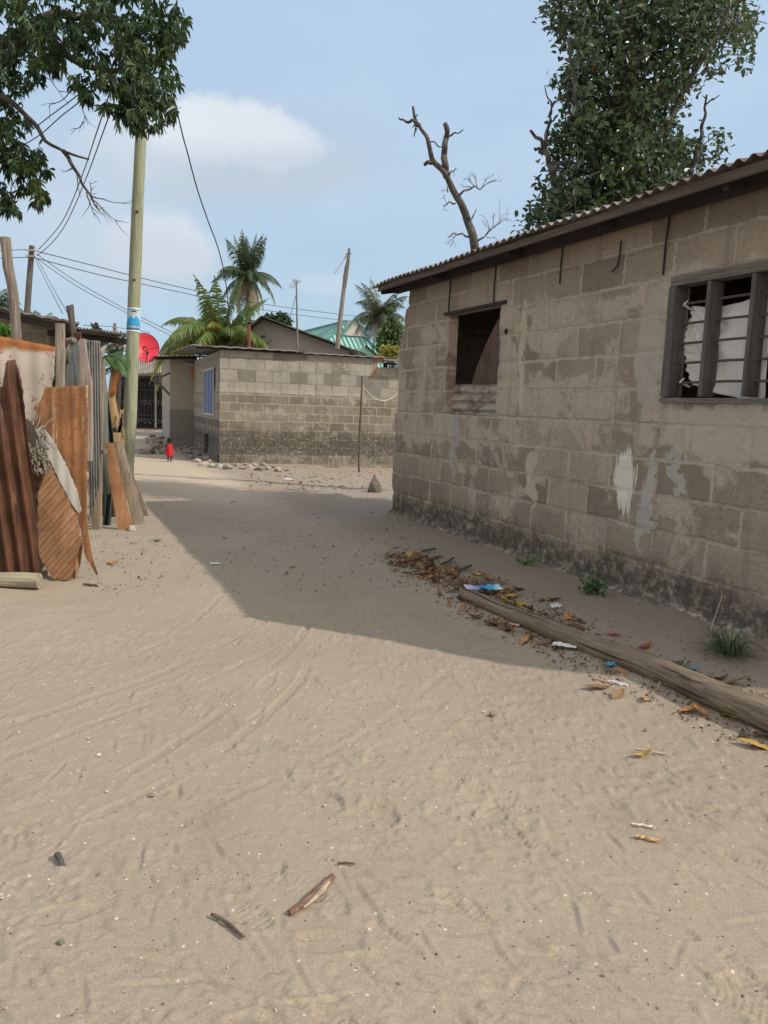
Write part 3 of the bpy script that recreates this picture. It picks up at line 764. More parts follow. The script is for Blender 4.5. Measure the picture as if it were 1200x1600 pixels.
m = MB(); m.tube([at(389, 545, 28), at(389, 508, 28)], .058, 8); m.tube([at(389, 509, 28), at(389, 507, 28)], .07, 8); o = m.build('vent_pipe', mat_plain('red_oxide', (.20, .055, .045), .7, .2)); tag(o, 'red oxide pipe standing up behind the block house roof', 'pipe')
# teal roofed house
def mat_teal():
    g = G('teal_ribbed_roof'); p = g.obj(); n = g.noise(p, 1.2, 5)
    return g.done(g.mix(n, (.24, .47, .42), (.32, .56, .51)), .45, g.bump(g.noise(p, 8), .1, .01), 0, .4)
teal = mat_teal(); tealrib = mat_plain('teal_seam', (.10, .25, .24), .5, .15)
Yh = 47.0
TH = thing('hip_roof_house', (at(541, 502, Yh).x, Yh, 0), 'house with ribbed teal hip roof and small white gablet behind the block house', 'house', rz=HROT + math.pi / 2)
tz = at(541, 502, Yh).z; RW, RN, RD, RL = 2.3, 4.2, 3.35, 8.5; ez = tz - RD      # local X across, local Y up the street
m = MB(); P_ = [V((-RW * 1.9, -RN, ez)), V((RW, -RN, ez)), V((RW, RL, ez)), V((-RW * 1.9, RL, ez)), V((0, 0, tz)), V((0, RL, tz))]
m.add(P_, [(0, 1, 4), (1, 2, 5, 4), (2, 3, 5), (3, 0, 4, 5)]); rf = local(TH, m).build('roof', teal, TH)
m = MB(); eL, eR, top = P_[0], P_[1], P_[4]; up_ = V((0, 0, .035))
n_ = 24
for i in range(1, n_):
    q0 = eL.lerp(eR, i / n_); k = 1 - (q0.x / eR.x if q0.x > 0 else q0.x / eL.x); m.beam(q0 + up_, V((q0.x, q0.y + RN * k, ez + RD * k)) + up_, .05, .05)
for i in range(1, 16):
    q0 = P_[0].lerp(P_[3], i / 16); k = min(1, (q0.y + RN) / RN); m.beam(q0 + up_, V((q0.x * (1 - k), q0.y, ez + RD * k)) + up_, .05, .04)
for a_, b_ in ((eL, top), (eR, top), (top, P_[5])): m.beam(a_ + up_, b_ + up_, .12, .09)
sm_ = local(TH, m).build('roof_seam', tealrib, rf)
m = MB(); m.box((-RW * .45, RL / 2 - RN / 2, ez / 2), (RW * 2.5, RL + RN - 1, ez - .02)); local(TH, m).build('wall', mat_plain('cream_wall', (.5, .46, .38)), TH)
# gablet
gz_t = tz + .05; m = MB(); m.poly_prism([V((-.62, -1.35, tz - .95)), V((.78, -1.35, tz - .95)), V((.06, -1.35, gz_t - .02))], (0, 1.3, 0)); gbt = local(TH, m).build('gablet', mat_plain('white_board', (.50, .46, .43), .8, .1), TH)
m = MB(); m.beam((-.78, -1.42, tz - 1.02), (.06, -1.42, gz_t + .06), .14, .1); m.beam((.94, -1.42, tz - 1.02), (.06, -1.42, gz_t + .06), .14, .1); local(TH, m).build('barge_board', tealrib, gbt)
g2 = MB(); p0 = at(553, 545, 38); p1 = at(571, 541, 38); p2 = at(597, 562, 38)
g2.poly_prism([p0, p2, p1], (0, 4, 0)); o2 = g2.build('porch_roof', teal, TH)
m = MB(); m.beam(p1 + V((0, -.05, .03)), p2 + V((0, -.05, 0)), .1, .1); m.build('fascia_board', M['dark_wood'], o2)
m = MB(); m.grid([[at(368 + 18 * i / 8, 527 + (0 if j else -4) + 8 * j, 36 + j * 0 + 1.2 * (1 - j)) for i in range(9)] for j in (0, 1)], (0, .04, 0)); bl = m.build('roof_sheet', mat_plain('blue_roof', (.12, .28, .34), .5, .15)); tag(bl, 'small scrap of blue roof sheet beside the gable of the rendered house', 'roof')

# ------------------------------------------------------------------ aerials and poles
def alu(): return M.setdefault('alu', mat_plain('dull_metal', (.32, .31, .30), .5, .2, spec=.5))
Y = 23.5
t = thing('tv_antenna', at(464, 542, Y), 'thin metal television antenna with small cross bars on the block house roof', 'antenna')
m = MB(); m.tube([at(465, 545, Y), at(463, 440, Y)], [.035, .022], 6); m.build('mast', M['wood_grey'], t)
m = MB(); m.tube([at(454, 450, Y - .3), at(467, 437, Y + .3)], .014, 5)
for k in range(5):
    u, v = 455 + k * 2.6, 448 - k * 2.4; m.tube([at(u - 4, v - 2, Y), at(u + 5, v + 2.2, Y)], .011, 5)
m.tube([at(459, 437, Y), at(467, 441, Y)], .011, 5); m.tube([at(459, 441, Y), at(458, 434, Y)], .011, 5); m.build('aerial_bars', alu(), t)
t = thing('tv_antenna', at(527, 542, Y), 'tall crooked wooden antenna pole with long aerial boom, bound with rags', 'antenna')
m = MB(); m.tube([at(527, 545, Y), at(531, 505, Y), at(538, 445, Y), at(541, 415, Y)], [.07, .065, .06, .05], 8, wob=.12); m.build('mast', mat_wood('bleached_pole', (.27, .24, .21)), t)
m = MB(); m.tube([at(538, 450, Y), at(540, 432, Y), at(543.5, 408, Y), at(546, 388, Y)], [.065, .07, .055, .03], 8, wob=.25); m.build('upper_pole', M['wood_grey'], t)
m = MB(); m.tube([at(523, 427, Y - .4), at(546, 393, Y + .2)], .02, 5)
for k in range(4): m.tube([at(539 + k * 2, 398 - k * 1.6, Y), at(547 + k, 394 + k, Y)], .012, 5)
m.build('aerial_bars', alu(), t)
def pole(name, label, pts, Y, r0, r1, mat=None, cat='pole'):
    m = MB(); P = [at(u, v, Y) for u, v in pts]; n = len(P)
    t = thing(name, P[0], label, cat)
    m.tube(P, [r0 + (r1 - r0) * i / (n - 1) for i in range(n)], 14, wob=.02); m.build('shaft', mat or M['wood_grey'], t); return t
UP = pole('utility_pole', 'slim dark timber utility pole with cable brackets behind the fence', [(35, 640), (40, 520), (45, 450), (50, 384)], 30, .13, .10, mat_wood('dark_pole', (.13, .115, .10)))
for (vv, w_) in ((391, 9), (400, 8)):
    m = MB(); m.beam(at(41, vv, 29.9), at(55, vv + .5, 29.9), .05, .06)
    for uu in (42, 54): m.tube([at(uu, vv + 1, 29.85), at(uu, vv - 2, 29.85)], [.05, .035], 6)
    m.build('bracket', alu(), UP)
FP = pole('utility_pole', 'tiny far utility pole above the dark roof edge', [(179, 620), (179, 530), (179.5, 505)], 62, .16, .12)
for vv in (512, 517):
    m = MB(); m.beam(at(175.5, vv, 61.8), at(183, vv, 61.8), .08, .1); m.build('cross_arm', alu(), FP)
# the big pale pole in front
def mat_pole():
    g = G('pale_green_pole'); p = g.obj(); n = g.noise(g.map(p, (22, 22, 1.1)), 1, 8, .65); b = g.noise(p, 2.2, 6, .6); f = g.noise(g.map(p, (60, 60, 3)), 1, 6, .6)
    c = g.mix(g.step(n, .3, .7), (.235, .245, .17), (.375, .395, .285)); c = g.mix(g.mul(g.step(f, .55, .7), .6), c, (.12, .115, .075))
    c = g.mix(g.mul(g.step(b, .5, .75), .35), c, (.27, .25, .175))
    return g.done(c, .85, g.bump(g.add(n, f), .5, .008), spec=.2)
PY = 14.0; base = on_ground(196.5, 757); PY = base.y
PT = thing('utility_pole', base, 'thick pale green timber pole rising into the mango leaves', 'pole')
cl = [(196, 775), (197, 757), (203, 650), (208.5, 500), (214.5, 330), (221, 195), (224, 120), (226, 70)]
m = MB(); P = [at(u, v, PY) for u, v in cl]
Q = []; RR = []
for i in range(len(P) - 1):
    for k in range(8):
        t_ = k / 8; Q.append(P[i].lerp(P[i + 1], t_)); zz = Q[-1].z; RR.append(.128 - .0052 * zz * 1.0 + .004 * mnoise.noise(V((0, 0, zz * 2))))
m.tube(Q, RR, 22, wob=.012); m.build('shaft', mat_pole(), PT, smooth=True)
kn = mat_plain('pole_knot', (.10, .09, .06))
for (u, v) in ((209.5, 437), (214, 330)):
    m = MB(); c = at(u, v, PY - .112); m.tube([c + V((0, .02, 0)), c + V((0, -.012, 0))], [.03, .018], 9); m.build('knot', kn, PT, smooth=True)
# poster wrapped round the pole
GLY = {'K': ['10001', '10010', '10100', '11000', '10100', '10010', '10001'], 'A': ['01110', '10001', '10001', '11111', '10001', '10001', '10001'], 'M': ['10001', '11011', '10101', '10101', '10001', '10001', '10001'],
       'B': ['11110', '10001', '10001', '11110', '10001', '10001', '11110'], 'U': ['10001', '10001', '10001', '10001', '10001', '10001', '01110'], 'C': ['01111', '10000', '10000', '10000', '10000', '10000', '01111'],
       'H': ['10001', '10001', '10001', '11111', '10001', '10001', '10001'], 'G': ['01111', '10000', '10000', '10011', '10001', '10001', '01111'], 'N': ['10001', '11001', '10101', '10011', '10001', '10001', '10001'], 'S': ['01111', '10000', '10000', '01110', '00001', '00001', '11110']}
NXp, NYp = 44, 84
def put_text(bm, s, x0, y0, sx, sy, val):
    for ch in s:
        for r, row in enumerate(GLY[ch]):
            for c_, q in enumerate(row):
                if q == '1': bm[y0 + r * sy:y0 + (r + 1) * sy, x0 + c_ * sx:x0 + (c_ + 1) * sx] = val
        x0 += 6 * sx
art = np.zeros((NYp, NXp), int)                     # 0 white 1 pale blue 2 bright blue 3 deep blue 4 skin 5 dark
art[4:66, 1:43] = 1
for r in range(NYp):
    for c_ in range(NXp):
        dx = (c_ - 22) / 44
        if 30 <= r < 62 and abs(c_ - 22) < 9 + (r - 30) * .55: art[r, c_] = 2
        if ((c_ - 22) / 7.0) ** 2 + ((r - 21) / 9.5) ** 2 < 1: art[r, c_] = 4
        if ((c_ - 22) / 7.4) ** 2 + ((r - 15) / 5) ** 2 < 1 and r < 16: art[r, c_] = 5
        if 30 <= r < 36 and abs(c_ - 22) < 3: art[r, c_] = 0
        if r >= 36 and c_ in (12, 33): art[r if r < 62 else 61, c_] = 3
art[62:79, 1:43] = 3
put_text(art, 'KAMBUN', 3, 64, 1, 1, 0); art2 = art.copy()
art[63:73, 1:43] = 3
for i, ch in enumerate('KAMBUN'): put_text(art, ch, 4 + i * 6 + 1, 64, 1, 1, 0)
for i, ch in enumerate('CHAGUA'): put_text(art, ch, 4 + i * 6 + 1, 4, 1, 1, 5)
PS = thing('poster', at(208.4, 519, PY), 'blue and white election poster wrapped round the pale pole', 'poster')
pc = [mat_plain('poster_' + n_, c_, .7, .06, 5, .05) for n_, c_ in (('white', (.80, .80, .80)), ('pale_blue', (.42, .62, .74)), ('blue', (.04, .36, .66)), ('deep_blue', (.05, .16, .33)), ('skin', (.55, .50, .46)), ('ink', (.05, .06, .09)))]
top_, bot_ = at(209.4, 481.5, PY), at(208, 518.5, PY)
def ps(cols):
    m = MB(); vs = []; 
    for j in range(NYp + 1):
        c0 = top_.lerp(bot_, j / NYp); rr = .128 - .0052 * c0.z + .006
        for i in range(NXp + 1):
            th = rad(-90 - 78 + 156 * i / NXp) + rad(17); vs.append(c0 + V((rr * math.cos(th), rr * math.sin(th), 0)))
    fs = []; mi = []
    for j in range(NYp):
        for i in range(NXp):
            if (art[j, i] in cols): fs.append((j * (NXp + 1) + i, (j + 1) * (NXp + 1) + i, (j + 1) * (NXp + 1) + i + 1, j * (NXp + 1) + i + 1)); mi.append(int(art[j, i]))
    m.v = [tuple(p) for p in vs]; m.f = fs; m.mi = mi; return m
ps((0, 1, 3)).build('paper', pc, PS); ps((2, 4, 5)).build('portrait', pc, PS)

# red satellite dish
DY = 26.2; dc = at(227, 543, DY); dn = V((.42, -.86, .28)).normalized(); a1 = V((0, 0, 1)).cross(dn).normalized(); a2 = dn.cross(a1)
SD = thing('satellite_dish', at(238, 562, DY), 'red satellite dish on the roof edge beside the pale pole', 'satellite dish')
redm = mat_plain('red_dish', (.62, .045, .075), .45, .08, 4, .05); rimm = mat_plain('dish_rim', (.34, .03, .05), .5, .1)
def dish(r, off=0): 
    return [[dc + a1 * (r * .455 * math.cos(t * math.pi / 18)) + a2 * (r * .50 * math.sin(t * math.pi / 18)) + dn * (.16 * (r * r - 1) + off) for t in range(37)]]
m = MB(); rows = [dish(k / 8)[0] for k in range(1, 9)]; m.grid(rows, -dn * .012); 
cc = dc + dn * -.16; m.v.append(tuple(cc)); b_ = len(m.v) - 1
for t_ in range(36): m.f.append((b_, t_, t_ + 1)); m.mi.append(0)
m.build('dish', redm, SD, smooth=True)
m = MB(); m.tube(dish(1.0)[0], .012, 6, cap=False); m.build('rim', rimm, SD, smooth=True)
m = MB(); lp = dc - a2 * .5 + dn * -.02; le_ = dc - a2 * .30 + dn * .42; m.tube([lp, le_], .014, 6); m.build('arm', black, SD)
m = MB(); m.tube([le_ - dn * .09, le_ + dn * .05], [.045, .03], 10); m.build('receiver', black, SD)
m = MB(); m.tube([dc - dn * .16, dc - dn * .35 - V((0, 0, .2)), V((dc.x + .1, DY + .35, 2.9))], .03, 8); m.build('mount', alu(), SD)
m = MB(); lc = dc - a2 * .2
for (x_, y_, w_, h_) in ((-.05, 0, .03, .14), (0, .055, .08, .03), (.03, .0, .08, .03), (.05, -.05, .03, .08), (-.09, -.11, .2, .022), (-.02, -.16, .2, .022)):
    p0 = lc + a1 * x_ + a2 * y_; rr_ = (p0 - dc); q_ = (rr_.dot(a1) / .455) ** 2 + (rr_.dot(a2) / .5) ** 2
    m.box(p0 + dn * (.16 * (q_ - 1) + .012), (w_, h_, .006), (a1, a2, dn))
lg = m.build('mark', rimm, SD)

# ------------------------------------------------------------------ house behind the fence on the left
LH = thing('shed_roof_house', at(40, 618, 12.5), 'low grey block house behind the fence under a dark tilted sheet roof', 'house')
Yl = 12.2
wl_ = at(-260, 618, Yl).x; wr_ = at(81, 618, Yl).x
lhm = mat_blocks('left_house_blocks', .5, .25, 0, (.33, .29, .235), (.37, .33, .27), .3, plaster=.9)
for c_, s_ in ((((wl_ + wr_) / 2, Yl + .1, 1.3), (wr_ - wl_, .2, 3.0)), ((wr_ - .1, Yl + .56, 1.3), (.196, .7, 2.99)), (((wl_ + wr_) / 2 - .8, Yl + 4.4, 1.3), (wr_ - wl_, .2, 3.0))): m = MB(); m.box(c_, s_); m.build('wall', lhm, LH)
rl = at(-200, 440, Yl - .6); r0 = at(0, 483, Yl - .6); r1 = at(120, 507, Yl - .6); r2 = at(194, 522, Yl - .6)
rl = r0 + (r0 - r1) * 2.2
for nm, (pa, pb), th, rise in (('roof', (rl, r1 + V((.04, 0, 0))), .03, .0), ('roof_extension', (r1 + V((-.1, 0, -.05)), r2 + V((0, 0, -.0))), .02, .0)):
    m = MB(); n_ = 60; rows = []
    for yv in (0, 2.0, 4.6):
        rows.append([pa.lerp(pb, i / n_) + V((-.47 * yv, yv, rise * yv + .012 * math.sin(i * 1.7))) for i in range(n_ + 1)])
    m.grid(rows, (0, 0, th)); m.build(nm, M['roof_edge'], LH)
m = MB(); m.beam(r1 + V((-.6, .4, -.1)), r2 + V((-.1, .4, -.08)), .07, .09); m.beam(rl + V((0, .1, -.08)), r1 + V((0, .1, -.08)), .05, .1); m.build('rafter', M['dark_wood'], LH)
# ------------------------------------------------------------------ fence of scrap sheets and boards on the left
FP0 = gp(100, 905); FN = V((.30, -.954, 0)).normalized(); FE = V((-FN.y, FN.x, 0))      # fence plane through this point, FN looks at us
def fp(u, v, off=0.0):
    d = ray(u, v); k = ((FP0 - CAMP).dot(FN) + off) / d.dot(FN); return CAMP + d * k
def resamp(poly, n):
    P = [V((p[0], p[1])) for p in poly]; L = [0]
    for a, b in zip(P, P[1:]): L.append(L[-1] + (b - a).length)
    out = []
    for i in range(n):
        t = L[-1] * i / (n - 1); k = 0
        while k < len(P) - 2 and L[k + 1] < t: k += 1
        f = (t - L[k]) / max(1e-6, L[k + 1] - L[k]); out.append(P[k].lerp(P[k + 1], f))
    return out
def sheet(Lp, Rp, off, amp, wl, ang=90, nu=60, nv=60, jag=2.0, bend=0.0, seed=1, lean=0.0, th=.003, plane=fp, dent=.01):
    """sheet between two edges given as they meet the eye, on the fence plane; ridges run at ang degrees"""
    A = resamp(Lp, nv); B = resamp(Rp, nv); rows = []; ca, sa = math.cos(rad(ang)), math.sin(rad(ang))
    for j in range(nv):
        row = []
        for i in range(nu):
            s = i / (nu - 1); q = A[j].lerp(B[j], s)
            ex = 1 if i in (0, nu - 1) else 0; ez = 1 if j in (0, nv - 1) else 0
            q = q + V((ex * jag * mnoise.noise(V((j * .5, seed, 1))), (ez * jag) * mnoise.noise(V((i * .5, seed, 2)))))
            p = plane(q.x, q.y, off); a = p.dot(FE); z = p.z
            ph = (a * sa - z * ca) / wl * 2 * math.pi
            dn_ = amp * math.sin(ph) + dent * 2 * mnoise.noise(V((a * 3, z * 3, seed))) + bend * math.sin(math.pi * s) + lean * (1 - z / 2)
            row.append(p + FN * dn_)
        rows.append(row)
    m = MB(); m.grid(rows, -FN * th); return m
R_dark = mat_rust('dark_brown_rust', (.12, .052, .03), (.042, .024, .018), (.16, .11, .06), .16, (9, 9, .5), rough=.5, streak=(.20, .105, .05))
R_orange = mat_rust('orange_rust', (.29, .138, .058), (.135, .062, .03), (.40, .35, .27), .30, (13, 13, .45), fleck=True, streak=(.52, .44, .31))
R_pale = mat_rust('pale_speckled_zinc', (.34, .135, .05), (.22, .085, .035), (.50, .475, .43), .95, (3, 3, 1.2), top=2.12, fleck=True)
R_diag = mat_rust('faded_rust', (.36, .215, .125), (.22, .11, .055), (.50, .45, .38), .3, (4, 4, 2), fleck=True)
R_zinc = mat_rust('bare_zinc', (.38, .30, .23), (.25, .19, .15), (.47, .465, .44), .9, (3, 3, .8))
R_grey = mat_rust('grey_zinc', (.19, .18, .165), (.13, .125, .115), (.29, .295, .285), .6, (10, 10, .6))
board_p = mat_wood('bleached_board', (.34, .285, .235), 50); board_g = mat_wood('slate_grey_board', (.235, .25, .25), 50); board_t = mat_wood('tan_board', (.30, .235, .17), 50)
old_post = mat_wood('weathered_post', (.235, .20, .17), 40); dark_post = mat_wood('dark_split_post', (.115, .10, .09), 40)
FG = 'scrap sheets of the left fence'
def sh(name, label, mb, mat, cat='sheet', smooth=True):
    o = mb.build(name, mat, smooth=smooth); return tag(o, label, cat, FG)
sh('rusty_sheet', 'dark brown rusted corrugated sheet standing behind the round-topped one', sheet([(-120, 606), (-120, 905)], [(4, 604), (8, 905)], .12, .02, .10, seed=3), R_dark)
sh('rusty_sheet', 'tall round-topped dark brown corrugated sheet at the near end of the fence', sheet([(12, 564), (5, 590), (-2, 640), (-30, 760), (-60, 900)], [(24, 562), (34, 590), (39, 640), (53, 760), (63, 897)], .24, .026, .098, ang=96, seed=5, bend=.05), R_dark)
sh('speckled_sheet', 'pale sheet flecked with rust under a broad rusty top edge', sheet([(-130, 500), (-130, 930)], [(87, 542), (84, 590), (72, 640), (62, 700), (75, 760), (120, 900)], -.15, .008, .15, seed=8, dent=.012), R_pale)
o = sh('rusty_sheet', 'bright orange rusted sheet folded along its lower left edge', sheet([(70, 605), (54, 655), (58, 690), (84, 740), (107, 785), (121, 805), (127, 832), (133, 870), (151, 899)], [(140, 602), (138, 650), (137, 690), (136, 740), (136, 785), (136, 805), (138, 832), (144, 870), (153, 897)], .06, .0035, .085, seed=12, nv=90, dent=.014), R_orange)
fl = sheet([(57, 672), (70, 705), (88, 742), (108, 782), (123, 803)], [(66, 664), (84, 690), (104, 728), (121, 768), (128, 798)], .085, .004, .09, seed=14, nu=16); fo = fl.build('folded_edge', R_zinc, o, smooth=True)
sh('crumpled_sheet', 'crumpled tan sheet with slanting corrugations under the orange sheet', sheet([(74, 722), (60, 770), (57, 830), (60, 870), (84, 906)], [(77, 724), (99, 765), (121, 808), (127, 845), (112, 906)], .10, .019, .078, ang=50, seed=17, bend=.0, jag=5, nu=90, nv=90, dent=.018), R_diag)
sh('rusty_sheet', 'narrow strip of brown rusted sheet hanging low beside the crumpled one', sheet([(118, 845), (114, 880), (109, 905)], [(131, 842), (126, 880), (118, 906)], .02, .008, .05, seed=19), R_diag)
# things further back keep their own depth
def dp(Y):
    return lambda u, v, off=0.0: at(u, v, Y - off)
sh('corrugated_strip', 'narrow upright strip of grey corrugated sheet between the boards and the plank', sheet([(132, 531), (136, 600), (138, 700), (139, 820)], [(156, 533), (158, 600), (158, 700), (155, 760), (148, 785)], 0, .008, .028, plane=dp(8.7), seed=21, jag=3), R_grey)
sh('corrugated_strip', 'thin dark edge of grey sheet standing behind the slate grey board', sheet([(102, 545), (101, 620), (101, 740)], [(116, 530), (116, 620), (116, 740)], 0, .01, .06, plane=dp(9.6), seed=23), R_grey)
def plank(name, label, pts, Y, w, t, mat, group='boards and posts of the left fence', cat='board', twist=0.0, taper=None):
    """plank along a line given at depth Y; w is its width as seen"""
    m = MB(); P = resamp(pts, 24); rows = []
    for j, q in enumerate(P):
        c = at(q.x, q.y, Y); k = (j / 23); ww = w * (taper(k) if taper else 1)
        j1 = .006 * mnoise.noise(V((j * .6, w * 9, Y))); j2 = .006 * mnoise.noise(V((j * .6, w * 9 + 5, Y)))
        d = V((math.cos(twist), math.sin(twist), 0))
        rows.append([c - d * (ww / 2 + j1), c - d * (ww / 6) + V((0, -.004, 0)), c + d * (ww / 6) + V((0, -.004, 0)), c + d * (ww / 2 + j2)])
    m.grid(rows, (-math.sin(twist) * t, math.cos(twist) * t, 0)); o = m.build(name, mat); return tag(o, label, cat, group)
def px2m(px, Y): return px / 1200 * Y
plank('board', 'pale sawn board standing upright between the speckled sheet and the grey board', [(92, 505), (93, 560), (93, 700)], 7.5, px2m(12, 7.5), .05, board_p)
plank('board', 'slate grey weathered board with a cut top beside the forked post', [(116, 526), (115.5, 560), (115, 720)], 8.2, px2m(17, 8.2), .04, board_g, taper=lambda k: .62 + .38 * min(1, k * 9))
plank('board', 'pinkish grey split board with a frayed outline between grey board and corrugated strip', [(128, 529), (131, 575), (134, 605), (134, 720)], 8.1, px2m(15, 8.1), .04, mat_wood('pinkish_board', (.36, .295, .265), 50), taper=lambda k: .45 + .75 * min(1, k * 2.6))
plank('board', 'tan square plank standing on the sand at the end of the corrugated strip', [(154, 560), (151, 700), (149.5, 832)], 9.05, px2m(15, 9.05), .05, board_t)
plank('leaning_board', 'wide orange-brown board leaning on the end of the fence', [(171, 692), (181, 755), (196, 828)], 9.15, px2m(21, 9.15), .03, mat_rust('orange_board_face', (.36, .19, .10), (.24, .12, .06), (.45, .37, .28), .35, (12, 12, .5)), twist=.25, taper=lambda k: .62 + .5 * k)
for i, (pts, w, lb) in enumerate([([(182, 690), (196, 750), (213, 822)], 9, 'grey'), ([(186, 692), (203, 750), (222, 815)], 10, 'pale'), ([(190, 700), (208, 752), (229, 806)], 8, 'brown'), ([(183, 676), (190, 720), (198, 760)], 14, 'peeling')]):
    plank('palm_rib', {'grey': 'grey-brown dry palm rib leaning beside the orange-brown board', 'pale': 'pale dry palm rib in the middle of the leaning bunch', 'brown': 'outermost dry palm rib fanning out to the sand', 'peeling': 'short peeling dry stalk behind the leaning palm ribs'}[lb], pts, 9.6 + .12 * i, px2m(w, 9.7), .03, [board_t, board_p, mat_wood('dry_rib', (.25, .18, .125), 50), mat_wood('peeling_stalk', (.40, .27, .16), 30)][i], cat='palm rib', group='dry palm ribs leaning at the fence end', twist=.3)
def post(name, label, pts, Y, r, mat, n=12):
    P = [at(q.x, q.y, Y) for q in resamp(pts, 26)]; m = MB(); k = len(P)
    rr = [r * (1 + .09 * mnoise.noise(V((i * .7, r * 50, 2)))) for i in range(k)]
    m.tube(P, rr, n, wob=.05); o = m.build(name, mat, smooth=False); return tag(o, label, 'post', 'boards and posts of the left fence')
post('fence_post', 'tall crooked bleached post rising above the speckled sheet', [(8, 371), (13, 420), (20, 450), (26, 520), (28, 640)], 7.9, px2m(7.3, 7.9), old_post)
post('fence_post', 'short dark split post standing behind the slate grey board', [(108, 478), (112, 500), (117, 530), (119, 640)], 8.45, px2m(4.6, 8.45), dark_post)
post('fence_post', 'thin second half of the dark split post', [(112.5, 476), (115, 505), (120, 535), (122, 640)], 8.5, px2m(2.4, 8.5), dark_post)
m = MB(); m.tube([at(95, 537, 8.3), at(106, 533, 8.2), at(116, 531, 8.15)], [.03, .035, .03], 8, wob=.2); tag(m.build('rail', old_post), 'short crooked rail tied behind the split post', 'rail')
m = MB()
for k in range(9): m.tube([at(122 + R.uniform(-6, 6), 524 + R.uniform(-5, 6), 8.2) for _ in range(6)], .012, 5)
tag(m.build('rag_knot', mat_plain('brown_rag', (.10, .06, .045))), 'brown rag knotted on top of the fence between two boards', 'rag')
m = MB(); m.tube([at(146, 706, 8.85), at(156, 703, 8.8), at(165, 706, 8.75)], [.035, .03, .028], 8, wob=.2); tag(m.build('stub', old_post), 'short stub of branch sticking out of the tan plank', 'stub')
sh('rusty_scrap', 'small curled scrap of rusty sheet nailed to the corrugated strip', sheet([(134, 664), (133, 676), (134, 690)], [(140, 663), (147, 673), (143, 682)], 0, .0, 1, plane=dp(8.55), nu=12, nv=12, bend=.03), R_diag)
# tarpaulin rolls
tarp = mat_plain('dark_green_tarp', (.06, .085, .07), .6, .35, 7, .4)
m = MB(); m.tube([at(u, v, 9.35) for u, v in ((157, 568), (160, 620), (163, 690), (166, 772))], [.045, .055, .05, .045], 10, wob=.1); tag(m.build('rolled_tarp', mat_plain('grey_green_tarp', (.145, .165, .15), .65, .3, 8, .4), smooth=True), 'grey-green rolled tarpaulin standing at the end of the fence', 'tarpaulin')
m = MB(); m.grid([[at(u0 + (u1 - u0) * i / 8, v, 9.5 + .05 * math.sin(i * 1.3 + v * .02)) for i in range(9)] for (u0, u1, v) in ((158, 163, 575), (163, 171, 640), (166, 178, 690), (165, 179, 740), (160, 172, 830))], (0, .01, 0)); tag(m.build('hanging_tarp', tarp, smooth=True), 'dark green tarpaulin hanging behind the rolled one', 'tarpaulin')
# dark slab of boards that closes the yard behind the leaning board
m = MB(); m.box((at(166, 790, 10.2).x, 10.25, .55), (.26, .05, 1.3)); tag(m.build('back_board', mat_wood('black_board', (.05, .045, .04))), 'blackened board low behind the leaning orange-brown board', 'board')
# tangle of cut wire and twine
m = MB(); wire = mat_plain('old_twine', (.22, .195, .165), .9, .4)
for k in range(46):
    c0 = V((R.gauss(62, 7), R.gauss(695, 16))); pts = []
    dx, dy = R.uniform(-10, 16), R.uniform(4, 30)
    for i in range(7): pts.append(fp(c0.x + dx * i / 6 + R.uniform(-2, 2), c0.y + dy * i / 6 + R.uniform(-2, 2), .13 + .03 * R.random()))
    m.tube(pts, R.uniform(.004, .009), 5)
m.tube([fp(60, 676, .14), fp(75, 660, .13), fp(85, 650, .12), fp(87, 645, .12)], .006, 5); m.tube([fp(55, 670, .14), fp(61, 660, .14), fp(63, 648, .13)], .007, 5)
tag(m.build('twine_tangle', wire), 'tangle of grey twine and wire tied where the sheets meet', 'twine')
m = MB(); m.tube([fp(53, 737, .13), fp(60, 735, .14), fp(68, 737, .13)], .02, 7, wob=.3); tag(m.build('twine_tangle', wire), 'small brown tie of twine low on the dark sheet edge', 'twine')
# log lying at lower left
a = on_ground(62, 921); lz = V((0, 0, .075)); m = MB(); ax = V((-1, -.03, 0))
P = [a + lz + ax * (2.2 * k / 14) + V((0, .01 * math.sin(k), 0)) for k in range(15)]
m.tube(P, [.062 + .004 * math.sin(k * 1.7) for k in range(15)], 16, wob=.02); tag(m.build('log', mat_wood('pale_log', (.36, .33, .25), 40, 0)), 'pale barkless log lying in front of the dark brown sheet', 'log')
# ------------------------------------------------------------------ vegetation
def leaf_pts(c, d, n, L, Wd, fold=.25, droop=.15):
    """narrow folded leaf: base c, direction d, face normal n"""
    d = d.normalized(); s = d.cross(n)
    if s.length < 1e-4: s = d.orthogonal()
    s.normalize(); n = s.cross(d)
    p1 = c + d * L * .33; p2 = c + d * L * .70 - n * (-droop * L * .4); t = c + d * L - V((0, 0, droop * L))
    w1 = s * Wd * .5; w2 = s * Wd * .42; f = n * (Wd * fold)
    return [c, p1 - w1 + f, p2 - w2 + f, t, p2 + w2 + f, p1 + w1 + f, ], [(0, 1, 2, 3), (0, 3, 4, 5)]
def rnd_dir():
    while True:
        v = V((R.uniform(-1, 1), R.uniform(-1, 1), R.uniform(-1, 1)))
        if .05 < v.length < 1: return v.normalized()
def whorl(m, c, axis, k, L, Wd, spread=.62, droop=.85):
    o = axis.orthogonal().normalized(); q = axis.cross(o)
    for i in range(k):
        a = 2 * math.pi * i / k + R.uniform(-.4, .4); out = o * math.cos(a) + q * math.sin(a)
        d = (axis * R.uniform(.1, .9) + out * spread + V((0, 0, -droop * R.uniform(.3, 1.6))))
        vs, fs = leaf_pts(c + axis * R.uniform(-.03, .05), d, (axis + rnd_dir() * .5), L * R.uniform(.7, 1.15), Wd * R.uniform(.8, 1.2), droop=R.uniform(.05, .3)); m.add(vs, fs)
